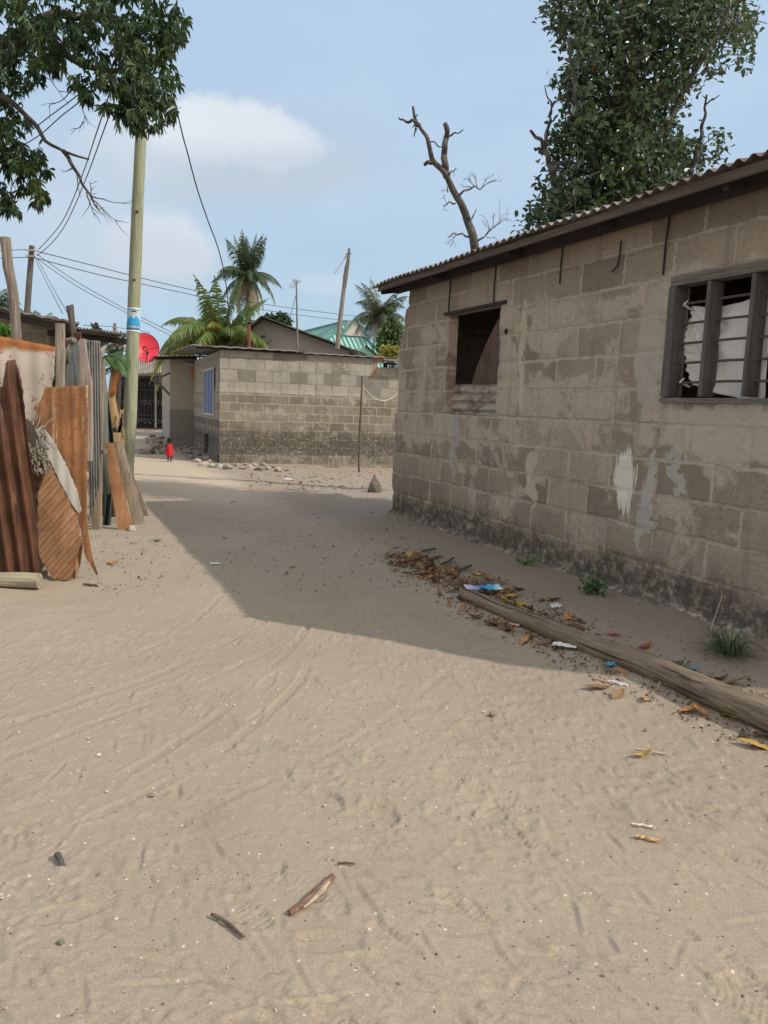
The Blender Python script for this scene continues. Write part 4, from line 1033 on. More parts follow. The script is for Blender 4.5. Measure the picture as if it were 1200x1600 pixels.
bark_d = mat_wood('dark_bark', (.085, .07, .06), 25); bark_g = mat_wood('grey_bark', (.17, .15, .135), 25); bark_p = mat_wood('bare_bark', (.125, .112, .106), 25)
def branch(m, pts, Y, r0, r1, wob=.06, n=8, dY=0.0):
    P = resamp(pts, max(8, len(pts) * 5)); k = len(P)
    Q = [at(q.x, q.y, Y + dY * i / (k - 1)) + V((0, .05 * math.sin(i * .8), 0)) for i, q in enumerate(P)]
    m.tube(Q, [r0 + (r1 - r0) * i / (k - 1) for i in range(k)], n, wob=wob); return Q
def twigs(m, tip, d, L, r, gen, spread=.7):
    pts = [tip]; p = tip.copy(); dd = d.normalized()
    for i in range(5):
        dd = (dd + rnd_dir() * .28).normalized(); p = p + dd * L / 5; pts.append(p.copy())
    m.tube(pts, [r * (1 - i * .13) for i in range(6)], 5, wob=.05)
    if gen > 0:
        for _ in range(R.choice((2, 3))):
            k = R.randint(2, 5); twigs(m, pts[k], (dd + rnd_dir() * spread), L * R.uniform(.5, .75), r * .55, gen - 1, spread)

# mango tree, upper left
YM = 11.6
MT = thing('mango_tree', (-8.4, YM + .3, gz(-8.4, YM)), 'mango tree reaching in over the street with drooping dark leaves', 'tree')
m = MB(); m.tube([V((-8.4, YM + .3, -.2)), V((-8.3, YM + .3, 1.5)), V((-8.0, YM + .2, 3.2)), V((-7.5, YM, 4.8)), V((-7.2, YM, 6.5))], [.42, .34, .3, .26, .2], 16, wob=.05)
branch(m, [(-160, 330), (-90, 200), (-20, 120), (40, 55), (80, 60), (105, 88), (130, 104), (165, 108), (200, 110)], YM, .13, .03)
branch(m, [(-160, 330), (-90, 180), (-40, 130), (20, 160), (33, 173), (55, 195), (75, 225), (98, 235), (140, 250)], YM - .3, .09, .012)
b2 = branch(m, [(98, 235), (112, 255), (128, 285), (140, 305), (155, 330)], YM - .3, .03, .008)
branch(m, [(0, 70), (90, 20), (180, 30), (230, 80), (215, 150), (210, 190)], YM + .1, .08, .015)
branch(m, [(-60, 140), (-10, 200), (15, 240), (35, 290), (20, 320)], YM, .05, .008)
nb = len(m.f)
for (u, v, du, dv, L) in ((33, 173, 12, -14, .22), (114, 262, -8, 12, .22), (128, 285, 6, 24, .4), (140, 305, 22, 8, .45), (150, 320, 14, 16, .3), (145, 312, 20, 16, .4), (135, 300, 8, 25, .35), (140, 305, 4, -25, .3), (120, 272, 4, 20, .2)):
    p = at(u, v, YM - .3); q = at(u + du, v + dv, YM - .3 + R.uniform(-.2, .2)); twigs(m, p, q - p, L, .011, 1, .6)
for (u, v, du, dv, L) in ((110, 140, -14, 18, .4), (128, 160, 4, 20, .3), (75, 110, 0, 22, .35), (15, 265, 4, 20, .3), (100, 105, 4, 12, .3), (130, 190, -4, 10, .18), (25, 280, -8, 18, .3)):
    p = at(u, v, YM - .1); q = at(u + du, v + dv, YM - .1); twigs(m, p, q - p, L, .009, 1, .8)
m.mi[nb:] = [1] * (len(m.f) - nb); m.build('trunk', [bark_d, mat_plain('dry_twig', (.13, .11, .10))], MT, smooth=True)
m = MB()
mango = [(20, 20, 60, 30), (75, 15, 70, 34), (140, 10, 70, 30), (200, 0, 60, 30), (262, 20, 32, 20), (105, 55, 55, 26), (40, 75, 50, 24), (165, 60, 50, 26), (225, 55, 50, 34), (262, 62, 26, 16), (240, 100, 40, 26), (195, 105, 42, 22), (210, 140, 40, 26), (248, 135, 26, 14), (190, 165, 30, 16), (222, 175, 34, 20), (250, 172, 20, 10), (213, 195, 14, 5),
         (40, 105, 34, 16), (70, 92, 30, 12), (130, 128, 18, 9), (140, 150, 12, 6), (10, 140, 22, 12), (10, 185, 28, 16), (12, 225, 26, 14), (45, 245, 26, 16), (55, 270, 20, 9), (25, 255, 22, 10), (60, 310, 16, 7), (45, 295, 16, 6), (15, 310, 20, 8), (20, 325, 9, 4), (-30, 90, 50, 20), (-50, 200, 60, 26), (-40, 290, 50, 18), (-110, 60, 80, 26), (-120, 190, 80, 26),
         (-60, -60, 110, 40), (60, -70, 100, 36), (170, -75, 90, 30), (240, -60, 60, 18), (-180, -20, 100, 30), (-220, 150, 90, 25), (100, -170, 130, 30), (-40, -170, 130, 30)]
for (u, v, r, k) in mango:
    for _ in range(int(k * 1.42)):
        a = R.uniform(0, 6.28); rr = r * math.sqrt(R.random()); c = at(u + rr * math.cos(a), v + rr * math.sin(a) * .85, YM + R.gauss(0, .55) * (1 if r > 30 else .4))
        whorl(m, c, (rnd_dir() + V((.1, -.3, -.1))).normalized(), R.randint(7, 11), .155, .034)
m.build('crown', mat_leaf('mango_leaves', (.028, .060, .028), (.066, .112, .044), (.095, .145, .045), .26, .38), MT)

# broadleaf tree behind the near house
YT = 11.05
BT = thing('almond_tree', (4.1, YT, 0), 'tall broad-leaved tree behind the near block house roof', 'tree')
m = MB(); tb = [(1045, 640), (1030, 480), (1000, 330), (975, 200), (980, 90), (990, -60), (1000, -200)]
branch(m, tb, YT, .28, .09, n=14)
for pts in ([(990, 330), (930, 260), (900, 180), (890, 60)], [(985, 260), (1040, 200), (1080, 120), (1130, 40), (1150, -40)], [(975, 200), (930, 120), (900, 30)], [(1000, 400), (930, 370), (870, 350), (840, 335)], [(1000, 380), (1060, 320), (1090, 270)], [(980, 90), (1040, 40), (1090, -60)]):
    branch(m, pts, YT, .055, .015, dY=R.uniform(-.7, .5))
nb = len(m.f)
branch(m, [(866, 285), (862, 262), (853, 240), (846, 222), (836, 210), (828, 206)], YT - .3, .05, .018); branch(m, [(853, 240), (852, 215), (858, 195), (862, 170), (857, 150), (850, 138)], YT - .3, .03, .006)
branch(m, [(846, 238), (840, 232), (834, 234)], YT - .3, .02, .014); branch(m, [(858, 195), (866, 187), (868, 183)], YT - .3, .01, .005); branch(m, [(905, 330), (880, 300), (866, 285)], YT - .2, .06, .05)
branch(m, [(1080, 270), (1092, 225), (1098, 200), (1100, 180), (1104, 162), (1102, 150)], YT - .2, .04, .012); branch(m, [(1104, 162), (1112, 156), (1122, 151)], YT - .2, .012, .006); branch(m, [(1098, 200), (1094, 186)], YT - .2, .014, .008)
branch(m, [(1085, 245), (1100, 225), (1118, 212), (1130, 200)], YT - .2, .012, .005); branch(m, [(1088, 250), (1110, 248), (1130, 250)], YT - .2, .012, .006)
m.mi[nb:] = [1] * (len(m.f) - nb); m.build('trunk', [bark_g, bark_p], BT, smooth=True)
def broad(m, c, L):
    n = (rnd_dir() + V((.15, -.45, .75))).normalized(); d = rnd_dir(); d = (d - n * d.dot(n) * .8 + V((0, 0, -.12)))
    vs, fs = leaf_pts(c, d, n, L * R.uniform(.7, 1.2), L * R.uniform(.42, .56), fold=.12, droop=R.uniform(0, .2)); m.add(vs, fs)
m = MB(); mt = MB()
bt = [(905, 20, 40, 26), (960, 10, 60, 60), (1020, 20, 60, 60), (1080, 20, 55, 50), (1130, 20, 45, 34), (1160, 45, 24, 12), (1150, 75, 26, 10), (1110, 75, 40, 24), (880, 35, 24, 10), (872, 12, 18, 7), (868, 45, 10, 3),
      (930, 70, 46, 44), (990, 70, 50, 46), (1050, 70, 46, 40), (910, 95, 30, 20), (1085, 105, 30, 16), (940, 125, 46, 44), (1000, 125, 50, 46), (1045, 120, 34, 26), (900, 140, 28, 16), (880, 145, 12, 4),
      (915, 175, 36, 30), (970, 180, 50, 50), (1025, 170, 40, 34), (1050, 160, 22, 9), (925, 225, 46, 46), (985, 230, 50, 52), (1035, 220, 30, 24), (890, 215, 24, 12), (1060, 240, 20, 9), (880, 245, 18, 8),
      (920, 280, 50, 54), (980, 285, 52, 56), (1040, 280, 40, 34), (880, 295, 28, 20), (1080, 265, 24, 9), (1090, 230, 12, 3), (900, 330, 46, 48), (960, 330, 54, 54), (1020, 320, 50, 40), (860, 335, 26, 20), (838, 348, 16, 8), (820, 355, 9, 3), (1120, 245, 10, 3), (1125, 232, 8, 3),
      (900, 400, 70, 40), (1000, 400, 80, 44), (1090, 380, 60, 24),
      (950, -20, 50, 30), (1040, -20, 60, 36), (1120, -15, 45, 24), (900, -10, 36, 16)]
for (u, v, r, k) in bt:
    for _ in range(int(k * (1.1 if v < 130 else 1.3))):
        a = R.uniform(0, 6.28); rr = r * math.sqrt(R.random()); c = at(u + rr * math.cos(a), v + rr * math.sin(a), YT + R.gauss(0, .42) * (1 if r > 24 else .4))
        ax = rnd_dir() + V((0, 0, .6)); ax.normalize(); spr = R.random() < .06
        for q in range(R.randint(7, 13)): broad(m, c + rnd_dir() * .12 + ax * .03 * q * .5, R.uniform(.075, .125))
        if R.random() < .5: mt.tube([c - ax * .2, c, c + ax * .08], .006, 4)
for (u, v) in ((980, 205), (990, 215), (965, 220), (950, 265), (1000, 290), (1030, 300), (975, 195), (1005, 210)):
    for _ in range(10): broad(m, at(u + R.uniform(-9, 9), v + R.uniform(-9, 9), YT - .9 + R.uniform(-.1, .1)), .13)
nb = len(m.f); m.add(mt.v, mt.f); m.mi[nb:] = [1] * (len(m.f) - nb); m.build('crown', [mat_leaf('almond_leaves', (.034, .066, .032), (.09, .135, .062), (.095, .145, .048), .25, .34, rare=.0012, rarec=(.42, .13, .03), spec=.5), bark_g], BT)

# bare dead tree behind the roof
YD = 14.0
DT = thing('dead_tree', at(745, 640, YD), 'bare dead tree with two broken limbs behind the roof of the near house', 'tree')
DT.location.z = 0; WM[DT.name] = Matrix.Translation(DT.location)
m = MB()
branch(m, [(752, 640), (748, 500), (743, 392), (736, 360), (728, 335), (715, 310), (703, 285), (695, 272), (676, 250), (672, 235), (667, 215), (655, 195), (648, 185), (645, 168)], YD, .14, .022, n=10)
branch(m, [(698, 275), (694, 250), (695, 225), (699, 208), (696, 194)], YD, .065, .042, n=9); branch(m, [(676, 252), (664, 256)], YD, .04, .03)
branch(m, [(655, 195), (645, 189), (632, 190), (623, 183)], YD, .035, .012); branch(m, [(700, 212), (713, 208), (724, 204)], YD, .018, .008); branch(m, [(668, 218), (680, 224), (692, 232)], YD, .012, .01)
branch(m, [(652, 195), (645, 198)], YD, .02, .008); branch(m, [(650, 200), (647, 212)], YD, .02, .008); branch(m, [(648, 183), (653, 180)], YD, .01, .006)
m.build('trunk', bark_p, DT, smooth=True)
m = MB()
for (pts, r, tw) in (([(714, 306), (728, 297), (742, 292), (752, 295)], .022, ((752, 295, 14, -20), (752, 295, 20, -30), (745, 292, 2, -22), (742, 292, -12, -20), (738, 293, -14, -6))), ([(700, 273), (706, 268), (713, 264)], .016, ((708, 268, 4, 6),)), ([(737, 342), (741, 334), (744, 328)], .014, ()),
                     ([(711, 318), (702, 316), (692, 323)], .016, ((697, 318, -2, -12), (694, 322, -4, 6))), ([(732, 370), (722, 366), (708, 365), (700, 371)], .018, ((715, 366, -10, 16), (708, 368, 6, 20))), ([(741, 378), (755, 372), (765, 360), (775, 352)], .02, ((765, 362, -6, -26), (770, 356, 4, -30), (775, 352, 14, -24), (775, 352, 22, -10), (760, 370, 16, 2), (768, 360, -12, -14), (780, 350, 10, -26))), ([(700, 300), (698, 290)], .012, ((698, 296, -10, 2),))):
    Q = branch(m, pts, YD - .05, r, r * .5)
    for (u, v, du, dv) in tw:
        p = at(u, v, YD - .05); q = at(u + du, v + dv, YD + R.uniform(-.2, .2)); twigs(m, p, q - p, (q - p).length * .8, r * .42, 2, .8)
m.build('dead_twig', mat_plain('grey_twig', (.20, .18, .165)), DT)

# palms
def palm(name, label, base, top, Yp, fronds, L, mats, tr=.16, dead=(), leafw=.045, group=None):
    b = at(*base, Yp); t = at(*top, Yp); P = thing(name, (b.x, b.y, 0), label, 'palm', group)
    m = MB(); k = 14; m.tube([V((b.x, b.y, -.1)).lerp(t, i / k) + V((.12 * math.sin(i / k * 3), 0, 0)) for i in range(k + 1)], [tr * (1.25 - .5 * i / k) for i in range(k + 1)], 9, wob=.05); m.build('trunk', bark_g, P)
    def frond(m, az, elv, L, sag, tuft=1.0):
        d = V((math.cos(az) * math.cos(elv), math.sin(az) * math.cos(elv), math.sin(elv))); p = t.copy(); pts = [p.copy()]; n_ = 13
        for i in range(n_):
            d = (d + V((0, 0, -sag / n_ * (1 + i * .12)))).normalized(); p = p + d * L / n_; pts.append(p.copy())
        m.tube(pts, [.028 * L / 3 * (1 - i / (n_ + 2)) for i in range(n_ + 1)], 4)
        for i in range(1, n_ + 1):
            dd = (pts[i] - pts[i - 1]).normalized(); s = dd.cross(V((0, 0, 1)))
            s = s.normalized() if s.length > .05 else V((1, 0, 0)); ll = L * .27 * math.sin(math.pi * min(1, .18 + .80 * i / n_)) * tuft
            for q in range(4):
                for sg in (-1, 1):
                    c = pts[i - 1].lerp(pts[i], q / 4); e = (s * sg * .8 + dd * .55 + V((0, 0, -.55 + R.uniform(-.25, .25)))).normalized(); e2 = (e + V((0, 0, -.9))).normalized()
                    w = dd * (leafw * L / 3); l2 = ll * R.uniform(.75, 1.1); p1 = c + e * l2 * .55; p2 = p1 + e2 * l2 * .5
                    m.add([c - w * .5, c + w * .5, p1 + w * .6, p1 - w * .6, p2], [(0, 1, 2, 3), (3, 2, 4)])
    sets = {}
    for (azd, eld, lk, sag, mi) in fronds: sets.setdefault(mi, []).append((azd, eld, lk, sag))
    for mi, fr in sets.items():
        m = MB()
        for (azd, eld, lk, sag) in fr: frond(m, rad(azd), rad(eld), L * lk, sag)
        o = m.build('crown' if mi == 0 else 'dry_frond', mats[mi], P)
        if mi and len(fr) > 1: o.name = 'dry_skirt'
    return P
pg = mat_leaf('palm_leaflets', (.040, .070, .035), (.085, .125, .06), None, .2, .45); py_ = mat_leaf('yellow_palm_leaflets', (.20, .20, .045), (.34, .30, .06), (.12, .17, .04), .3, .5)
pd = mat_leaf('dry_palm_leaflets', (.17, .14, .095), (.27, .225, .15), (.11, .12, .06), .15, .7); pb = mat_leaf('bright_palm_leaflets', (.07, .125, .03), (.155, .21, .055), (.19, .20, .05), .25, .45)
fr = [(R.uniform(0, 360), R.uniform(52, 85), R.uniform(.75, 1.0), R.uniform(.25, .8), 0) for _ in range(11)] + [(a_ + R.uniform(-15, 15), R.uniform(15, 42), R.uniform(.75, .95), R.uniform(.7, 1.3), 0) for a_ in range(0, 360, 36)] + [(a_ + R.uniform(-20, 20), R.uniform(-12, 8), R.uniform(.8, 1.0), R.uniform(1.2, 1.9), 0) for a_ in range(10, 360, 60)] + [(a_ + R.uniform(-20, 20), R.uniform(-50, -15), R.uniform(.75, 1.0), R.uniform(1.5, 2.4), 1) for a_ in range(0, 360, 38)]
palm('coconut_palm', 'tall coconut palm with a hanging skirt of dry fronds above the far houses', (388, 560), (386, 430), 70, fr, 4.3, (pg, pd), .2)
fr = [(R.uniform(0, 360), R.uniform(55, 85), R.uniform(.6, .85), R.uniform(.3, .9), 0) for _ in range(8)] + [(a_ + R.uniform(-15, 15), R.uniform(25, 50), R.uniform(.7, .95), R.uniform(.8, 1.5), 0) for a_ in range(0, 360, 32)] + [(178, 42, .95, 1.5, 0), (165, 50, .9, 1.0, 0), (200, 22, 1.1, 1.5, 1), (188, 12, 1.15, 1.6, 1), (170, 30, 1.0, 1.6, 1), (265, 55, .6, 1.2, 1), (215, 8, 1.0, 1.5, 1)]
palm('coconut_palm', 'short bushy coconut palm with yellowing lower fronds behind the plastered house', (348, 600), (346, 533), 33, fr, 3.7, (pb, py_), .16, leafw=.05)
fr = [(R.uniform(0, 360), R.uniform(45, 82), R.uniform(.7, 1.0), R.uniform(.5, 1.1), 0) for _ in range(11)] + [(a_ + R.uniform(-15, 15), R.uniform(5, 38), R.uniform(.75, 1.0), R.uniform(.9, 1.6), 0) for a_ in range(0, 360, 30)] + [(a_ + R.uniform(-15, 15), R.uniform(-25, 0), R.uniform(.7, .95), 1.9, 1) for a_ in range(20, 360, 60)]
palm('coconut_palm', 'shaggy grey-green palm beside the eave of the near house', (594, 600), (592, 496), 47, fr, 2.9, (mat_leaf('pale_palm_leaflets', (.075, .095, .055), (.15, .165, .10), None, .2, .5), pd), .16)
fr = [(a_ + R.uniform(-15, 15), R.uniform(20, 70), R.uniform(.7, 1.0), R.uniform(.8, 1.5), 0) for a_ in range(0, 360, 26)]
palm('coconut_palm', 'palm top showing over the dark roof at the far left', (-4, 600), (-8, 482), 36, fr, 2.2, (pg, pd), .14)
palm('coconut_palm', 'low palm fronds over the dark roof beside the dark utility pole', (70, 600), (68, 512), 38, fr, 1.7, (pg, pd), .14)
palm('coconut_palm', 'arching pale palm frond over the roof next to the split post', (96, 600), (104, 520), 37, [(150, 70, .9, 1.6, 0), (190, 60, .8, 1.5, 0), (100, 70, .7, 1.3, 0), (20, 50, .5, 1.3, 0)], 1.8, (pg, pd), .12)

def bush(name, label, cat, clumps, Yb, mat, L, k=1.0, group=None, stem=True):
    u0 = sum(c[0] for c in clumps) / len(clumps); g0 = at(u0, 640, Yb); t = thing(name, (g0.x, Yb, 0), label, cat, group)
    m = MB()
    for (u, v, r, n_) in clumps:
        for _ in range(int(n_ * k)):
            a = R.uniform(0, 6.28); rr = r * math.sqrt(R.random()); c = at(u + rr * math.cos(a), v + rr * math.sin(a), Yb + R.gauss(0, px2m(r, Yb) * .5)); broad(m, c, L)
    m.build('crown', mat, t); m = MB()
    for (u, v, r, n_) in clumps[:6]: m.tube([V((g0.x, Yb, -.1)), V((g0.x, Yb, 1.0)), at(u, v, Yb)], [.1, .08, .02], 6)
    m.build('trunk', bark_d, t); return t
lg = mat_leaf('bush_leaves', (.045, .085, .028), (.10, .16, .05), None, .25, .5); ldk = mat_leaf('dark_bush_leaves', (.022, .045, .02), (.05, .085, .035), None, .2, .5)
bush('broadleaf_tree', 'light green papaya-like tree beside the shaggy palm', 'tree', [(608, 530, 18, 300), (616, 520, 14, 200), (600, 545, 14, 150), (618, 545, 14, 200), (607, 510, 6, 60), (613, 500, 5, 40), (612, 487, 4, 30)], 40, lg, .26)
bush('shrub', 'yellow-green shrub under the papaya-like tree by the rusty roof', 'shrub', [(604, 552, 12, 130), (616, 551, 10, 120)], 34, py_, .22)
bush('broadleaf_tree', 'dark green crown among the yellowing palm fronds', 'tree', [(318, 518, 22, 260), (340, 525, 26, 260), (300, 530, 16, 140), (375, 520, 18, 200), (360, 535, 20, 200), (385, 510, 12, 90)], 42, ldk, .36)
bush('broadleaf_tree', 'far round tree top behind the ridge of the rendered house', 'tree', [(422, 500, 8, 110), (440, 500, 9, 150), (447, 505, 7, 90), (432, 505, 7, 80)], 66, ldk, .5)
bush('broadleaf_tree', 'small far tree top above the tip of the dark roof', 'tree', [(149, 512, 4, 60), (150, 520, 6, 90), (147, 528, 5, 60)], 55, ldk, .35)
bush('shrub', 'grey-green scrub between the dark roof and the pale pole', 'shrub', [(186, 540, 9, 120), (178, 548, 8, 100), (192, 525, 4, 30), (172, 545, 7, 80)], 20, mat_leaf('grey_leaves', (.10, .115, .09), (.19, .20, .16), None, .2, .6), .13)
bush('weed', 'green weed looking over the rusty top of the speckled sheet', 'plant', [(6, 516, 8, 26), (-4, 513, 8, 20), (15, 518, 5, 14)], 8.6, mat_leaf('fresh_leaves', (.075, .16, .03), (.14, .26, .06), None, .3, .5), .09)
bush('weed', 'green weed showing through the gap beside the pale sawn board', 'plant', [(83, 570, 5, 20), (84, 588, 6, 26), (82, 560, 4, 12), (101, 560, 3, 8), (80, 606, 6, 20)], 8.3, M.setdefault('fresh', mat_leaf('fresh_weed', (.06, .14, .03), (.13, .24, .06), None, .3, .5)), .10)

# banana plant at the end of the fence
YB = 11.0
BP = thing('banana_plant', at(186, 775, YB), 'banana plant with one torn green leaf and dry orange sheath beside the pale pole', 'plant'); 
m = MB(); m.tube([at(u, v, YB) for u, v in ((189, 780), (187, 720), (181, 665), (176, 640), (174, 620), (178, 590), (183, 560))], [.09, .08, .075, .07, .055, .05, .04], 12, wob=.12); m.build('stem', mat_plain('dry_banana_stem', (.36, .24, .13), .9, .5, 14, .5), BP, smooth=True)
m = MB(); m.grid([[at(u + du, v, YB - .06 - .03 * math.cos(du * .4)) for du in (-4, -2, 0, 2, 4)] for u, v in ((184, 572), (182, 590), (178, 606), (175, 618))], (0, .01, 0)); m.build('sheath', mat_plain('orange_sheath', (.42, .16, .06), .7, .3, 9, .3), BP, smooth=True)
def banana_leaf(mid, w, tilt, torn):
    P = resamp(mid, 40); m = MB(); pts = [at(q.x, q.y, YB - .15 + .1 * i / 40) for i, q in enumerate(P)]
    for i in range(len(pts) - 1):
        d = (pts[i + 1] - pts[i]).normalized(); t = i / (len(pts) - 1); ww = w * math.sin(math.pi * min(1, .1 + .88 * t)) ** .6
        for sg, dv in ((1, tilt[0]), (-1, tilt[1])):
            s = V(dv).normalized(); gap = .78 if (i * 7 + (sg > 0)) % 5 == 0 and torn else 1.0; j = R.uniform(.8, 1.0)
            m.add([pts[i], pts[i + 1].lerp(pts[i], 1 - gap), pts[i].lerp(pts[i + 1], gap) + s * ww * j + d * ww * .35, pts[i] + s * ww * j + d * ww * .35], [(0, 1, 2, 3)])
    m.tube(pts, .012, 5); return m
bl_ = mat_leaf('banana_leaf', (.04, .10, .03), (.07, .155, .045), None, .3, .4)
banana_leaf([(152, 567), (165, 556), (178, 556), (190, 564), (199, 578)], .24, ((.25, -.35, -1), (.1, .6, .25)), True).build('leaf', bl_, BP)
banana_leaf([(183, 562), (172, 575), (160, 580), (152, 576)], .10, ((-.1, -.3, -1), (.1, .6, .3)), True).build('leaf', mat_leaf('grey_banana_leaf', (.10, .13, .09), (.16, .19, .13), None, .2, .6), BP)
m = MB()
for k in range(9): m.grid([[at(188 + R.uniform(-6, 5) + dx, v, YB - .1) for dx in (-2, 0, 2)] for v in (640 + k * 6, 665 + k * 7, 700 + k * 5)], (0, .006, 0))
m.build('dry_leaf', mat_plain('dry_banana_leaf', (.42, .30, .17), .9, .4, 12, .4), BP)
# ------------------------------------------------------------------ long log on the right
lg0 = on_ground(724, 938); lg1 = on_ground(1200, 1136); ld = (lg1 - lg0).normalized(); ld = V((ld.x, ld.y, 0)).normalized()
LT = (lg1 - lg0).length + 1.1; m = MB(); P = []; RR = []
lper = V((-ld.y, ld.x, 0))
for i in range(61):
    t_ = LT * i / 60; p = lg0 + ld * t_; p += lper * (.03 * math.sin(t_ * 1.1) + .012 * math.sin(t_ * 4)); r = .055 + .034 * (t_ / LT) + .006 * mnoise.noise(V((t_ * 3, 0, 0)))
    P.append(V((p.x, p.y, gz(p.x, p.y) + r * .72))); RR.append(r)
# slightly ridged trunk
n = 30; m = MB(); vs = []; fs = []
for i, p in enumerate(P):
    for k in range(n):
        a = 2 * math.pi * k / n + i * .012; rr = RR[i] * (1 + .06 * mnoise.noise(V((math.cos(a) * 2.5, math.sin(a) * 2.5, i * .05))) + .025 * mnoise.noise(V((k * 1.1, i * .03, 4))))
        vs.append(p + lper * rr * math.cos(a) + V((0, 0, 1)) * rr * math.sin(a))
for i in range(60):
    for k in range(n): fs.append((i * n + k, (i + 1) * n + k, (i + 1) * n + (k + 1) % n, i * n + (k + 1) % n))
fs.append(tuple(range(n))); fs.append(tuple(60 * n + k for k in reversed(range(n)))); m.add(vs, fs)
def mat_log():
    g = G('old_log_wood'); p = g.map(g.obj(), rot=(0, 0, -math.atan2(ld.y, ld.x)))
    n_ = g.noise(g.map(p, (3.5, 46, 46)), 1, 9, .72, .4); b = g.noise(g.map(p, (2.5, 8, 8)), 1, 6, .65); cr = g.noise(g.map(p, (.8, 26, 26)), 1, 3, .5)
    c = g.mix(g.step(n_, .3, .7), (.13, .10, .075), (.315, .25, .18)); c = g.mix(g.mul(g.step(b, .48, .68), .5), c, (.11, .08, .055))
    c = g.mix(g.mul(g.step(cr, .60, .66), .85), c, (.05, .036, .026))
    return g.done(c, .85, g.bump(g.sub(n_, g.mul(g.step(cr, .58, .66), .8)), .8, .012), spec=.2)
o = m.build('log', mat_log(), smooth=True); tag(o, 'long brown weathered log lying on the sand along the near house', 'log')

# ------------------------------------------------------------------ dry leaves, litter, sticks
def leaf_mesh(seed, L, Wd, curl, cup):
    r = random.Random(seed); m = MB(); rows = []
    for i in range(9):
        t_ = i / 8; w = Wd * (math.sin(math.pi * (.03 + .97 * t_)) ** 1.15) * (1.1 - .35 * t_) * .5; row = []
        for j in range(-2, 3):
            s = j / 2; z = cup * .45 * (s * s) * Wd * (.4 + .6 * math.sin(2.2 * t_ + seed)) + curl * (t_ - .4) ** 2 * L + .012 * mnoise.noise(V((t_ * 4, s * 2, seed)))
            row.append(V((L * (t_ - .5), s * w, z + .006)))
        rows.append(row)
    m.grid(rows); m.tube([V((-L * .5, 0, .006 + curl * .16 * L)), V((-L * .62, .004, .012 + curl * .2 * L))], .0018, 4); return m
lm = {}
def mat_dry(name, a, b):
    g = G(name); p = g.obj(); n_ = g.noise(p, 28, 6, .6); q = g.node('ObjectInfo').outputs['Random']
    c = g.mix(q, a, b); c = g.mix(g.mul(g.step(n_, .5, .7), .5), c, [k * .45 for k in a]); return g.done(c, .8, g.bump(n_, .4, .003), spec=.25, trans=(.12, c))
D_br = mat_dry('brown_dry_leaf', (.15, .09, .055), (.30, .19, .11)); D_or = mat_dry('orange_dry_leaf', (.42, .20, .08), (.50, .27, .13)); D_ye = mat_dry('yellow_dry_leaf', (.46, .30, .07), (.52, .36, .13)); D_gr = mat_dry('dark_dry_leaf', (.10, .075, .055), (.17, .125, .09)); D_rd = mat_dry('red_dry_leaf', (.30, .07, .045), (.34, .10, .06))
def put_leaf(kind, p, rz=None, s=1.0, tilt=.3, label='', group=None, src={}):
    mat, L, Wd, curl, cup, seed = kind; key = (mat.name, seed)
    if key not in src:
        b_ = leaf_mesh(seed, L, Wd, curl, cup); o = b_.build('dry_leaf', mat, smooth=True, origin=(0, 0, 0)); src[key] = o.data
    else: o = bpy.data.objects.new('dry_leaf', src[key]); COL.objects.link(o)
    o.location = p; o.rotation_euler = (R.gauss(0, tilt), R.gauss(0, tilt), R.uniform(0, 6.28) if rz is None else rz); o.scale = (s, s, s)
    return tag(o, label, 'leaf', group)
kinds = [(D_br, .15, .07, .12, .2, 1), (D_br, .13, .055, .5, .5, 2), (D_or, .14, .065, -.25, .3, 3), (D_gr, .14, .06, .3, .7, 4), (D_br, .16, .06, -.2, .8, 5), (D_gr, .12, .05, .55, .2, 6), (D_or, .12, .06, .3, .6, 7), (D_ye, .13, .06, -.15, .3, 8)]
wts = [5, 5, 2, 5, 5, 3, 1.2, .8]
LB = 'curled dry brown leaf in the litter band between the long log and the near wall'; LGp = 'dry leaves in the litter band along the long log'
band = [(625, 872), (660, 885), (700, 905), (740, 922), (775, 945), (810, 965), (850, 978), (880, 995)]
for k in range(225):
    i = R.random() ** 1.15 * (len(band) - 1.001); j = int(i); f = i - j; u = band[j][0] * (1 - f) + band[j + 1][0] * f; v = band[j][1] * (1 - f) + band[j + 1][1] * f
    u += R.gauss(0, 17 + i * 2.5); v += R.gauss(0, 6 + i * 1.4); p = on_ground(u, v)
    t_ = (p - lg0).dot(ld); w = (p - lg0).dot(lper)
    if 0 < t_ < LT and abs(w) < .085: p += lper * (.1 if w >= 0 else -.1)
    put_leaf(R.choices(kinds, wts)[0], p + V((0, 0, .006 + .012 * R.random())), s=R.uniform(.45, 1.05), tilt=.4, label=LB, group=LGp)
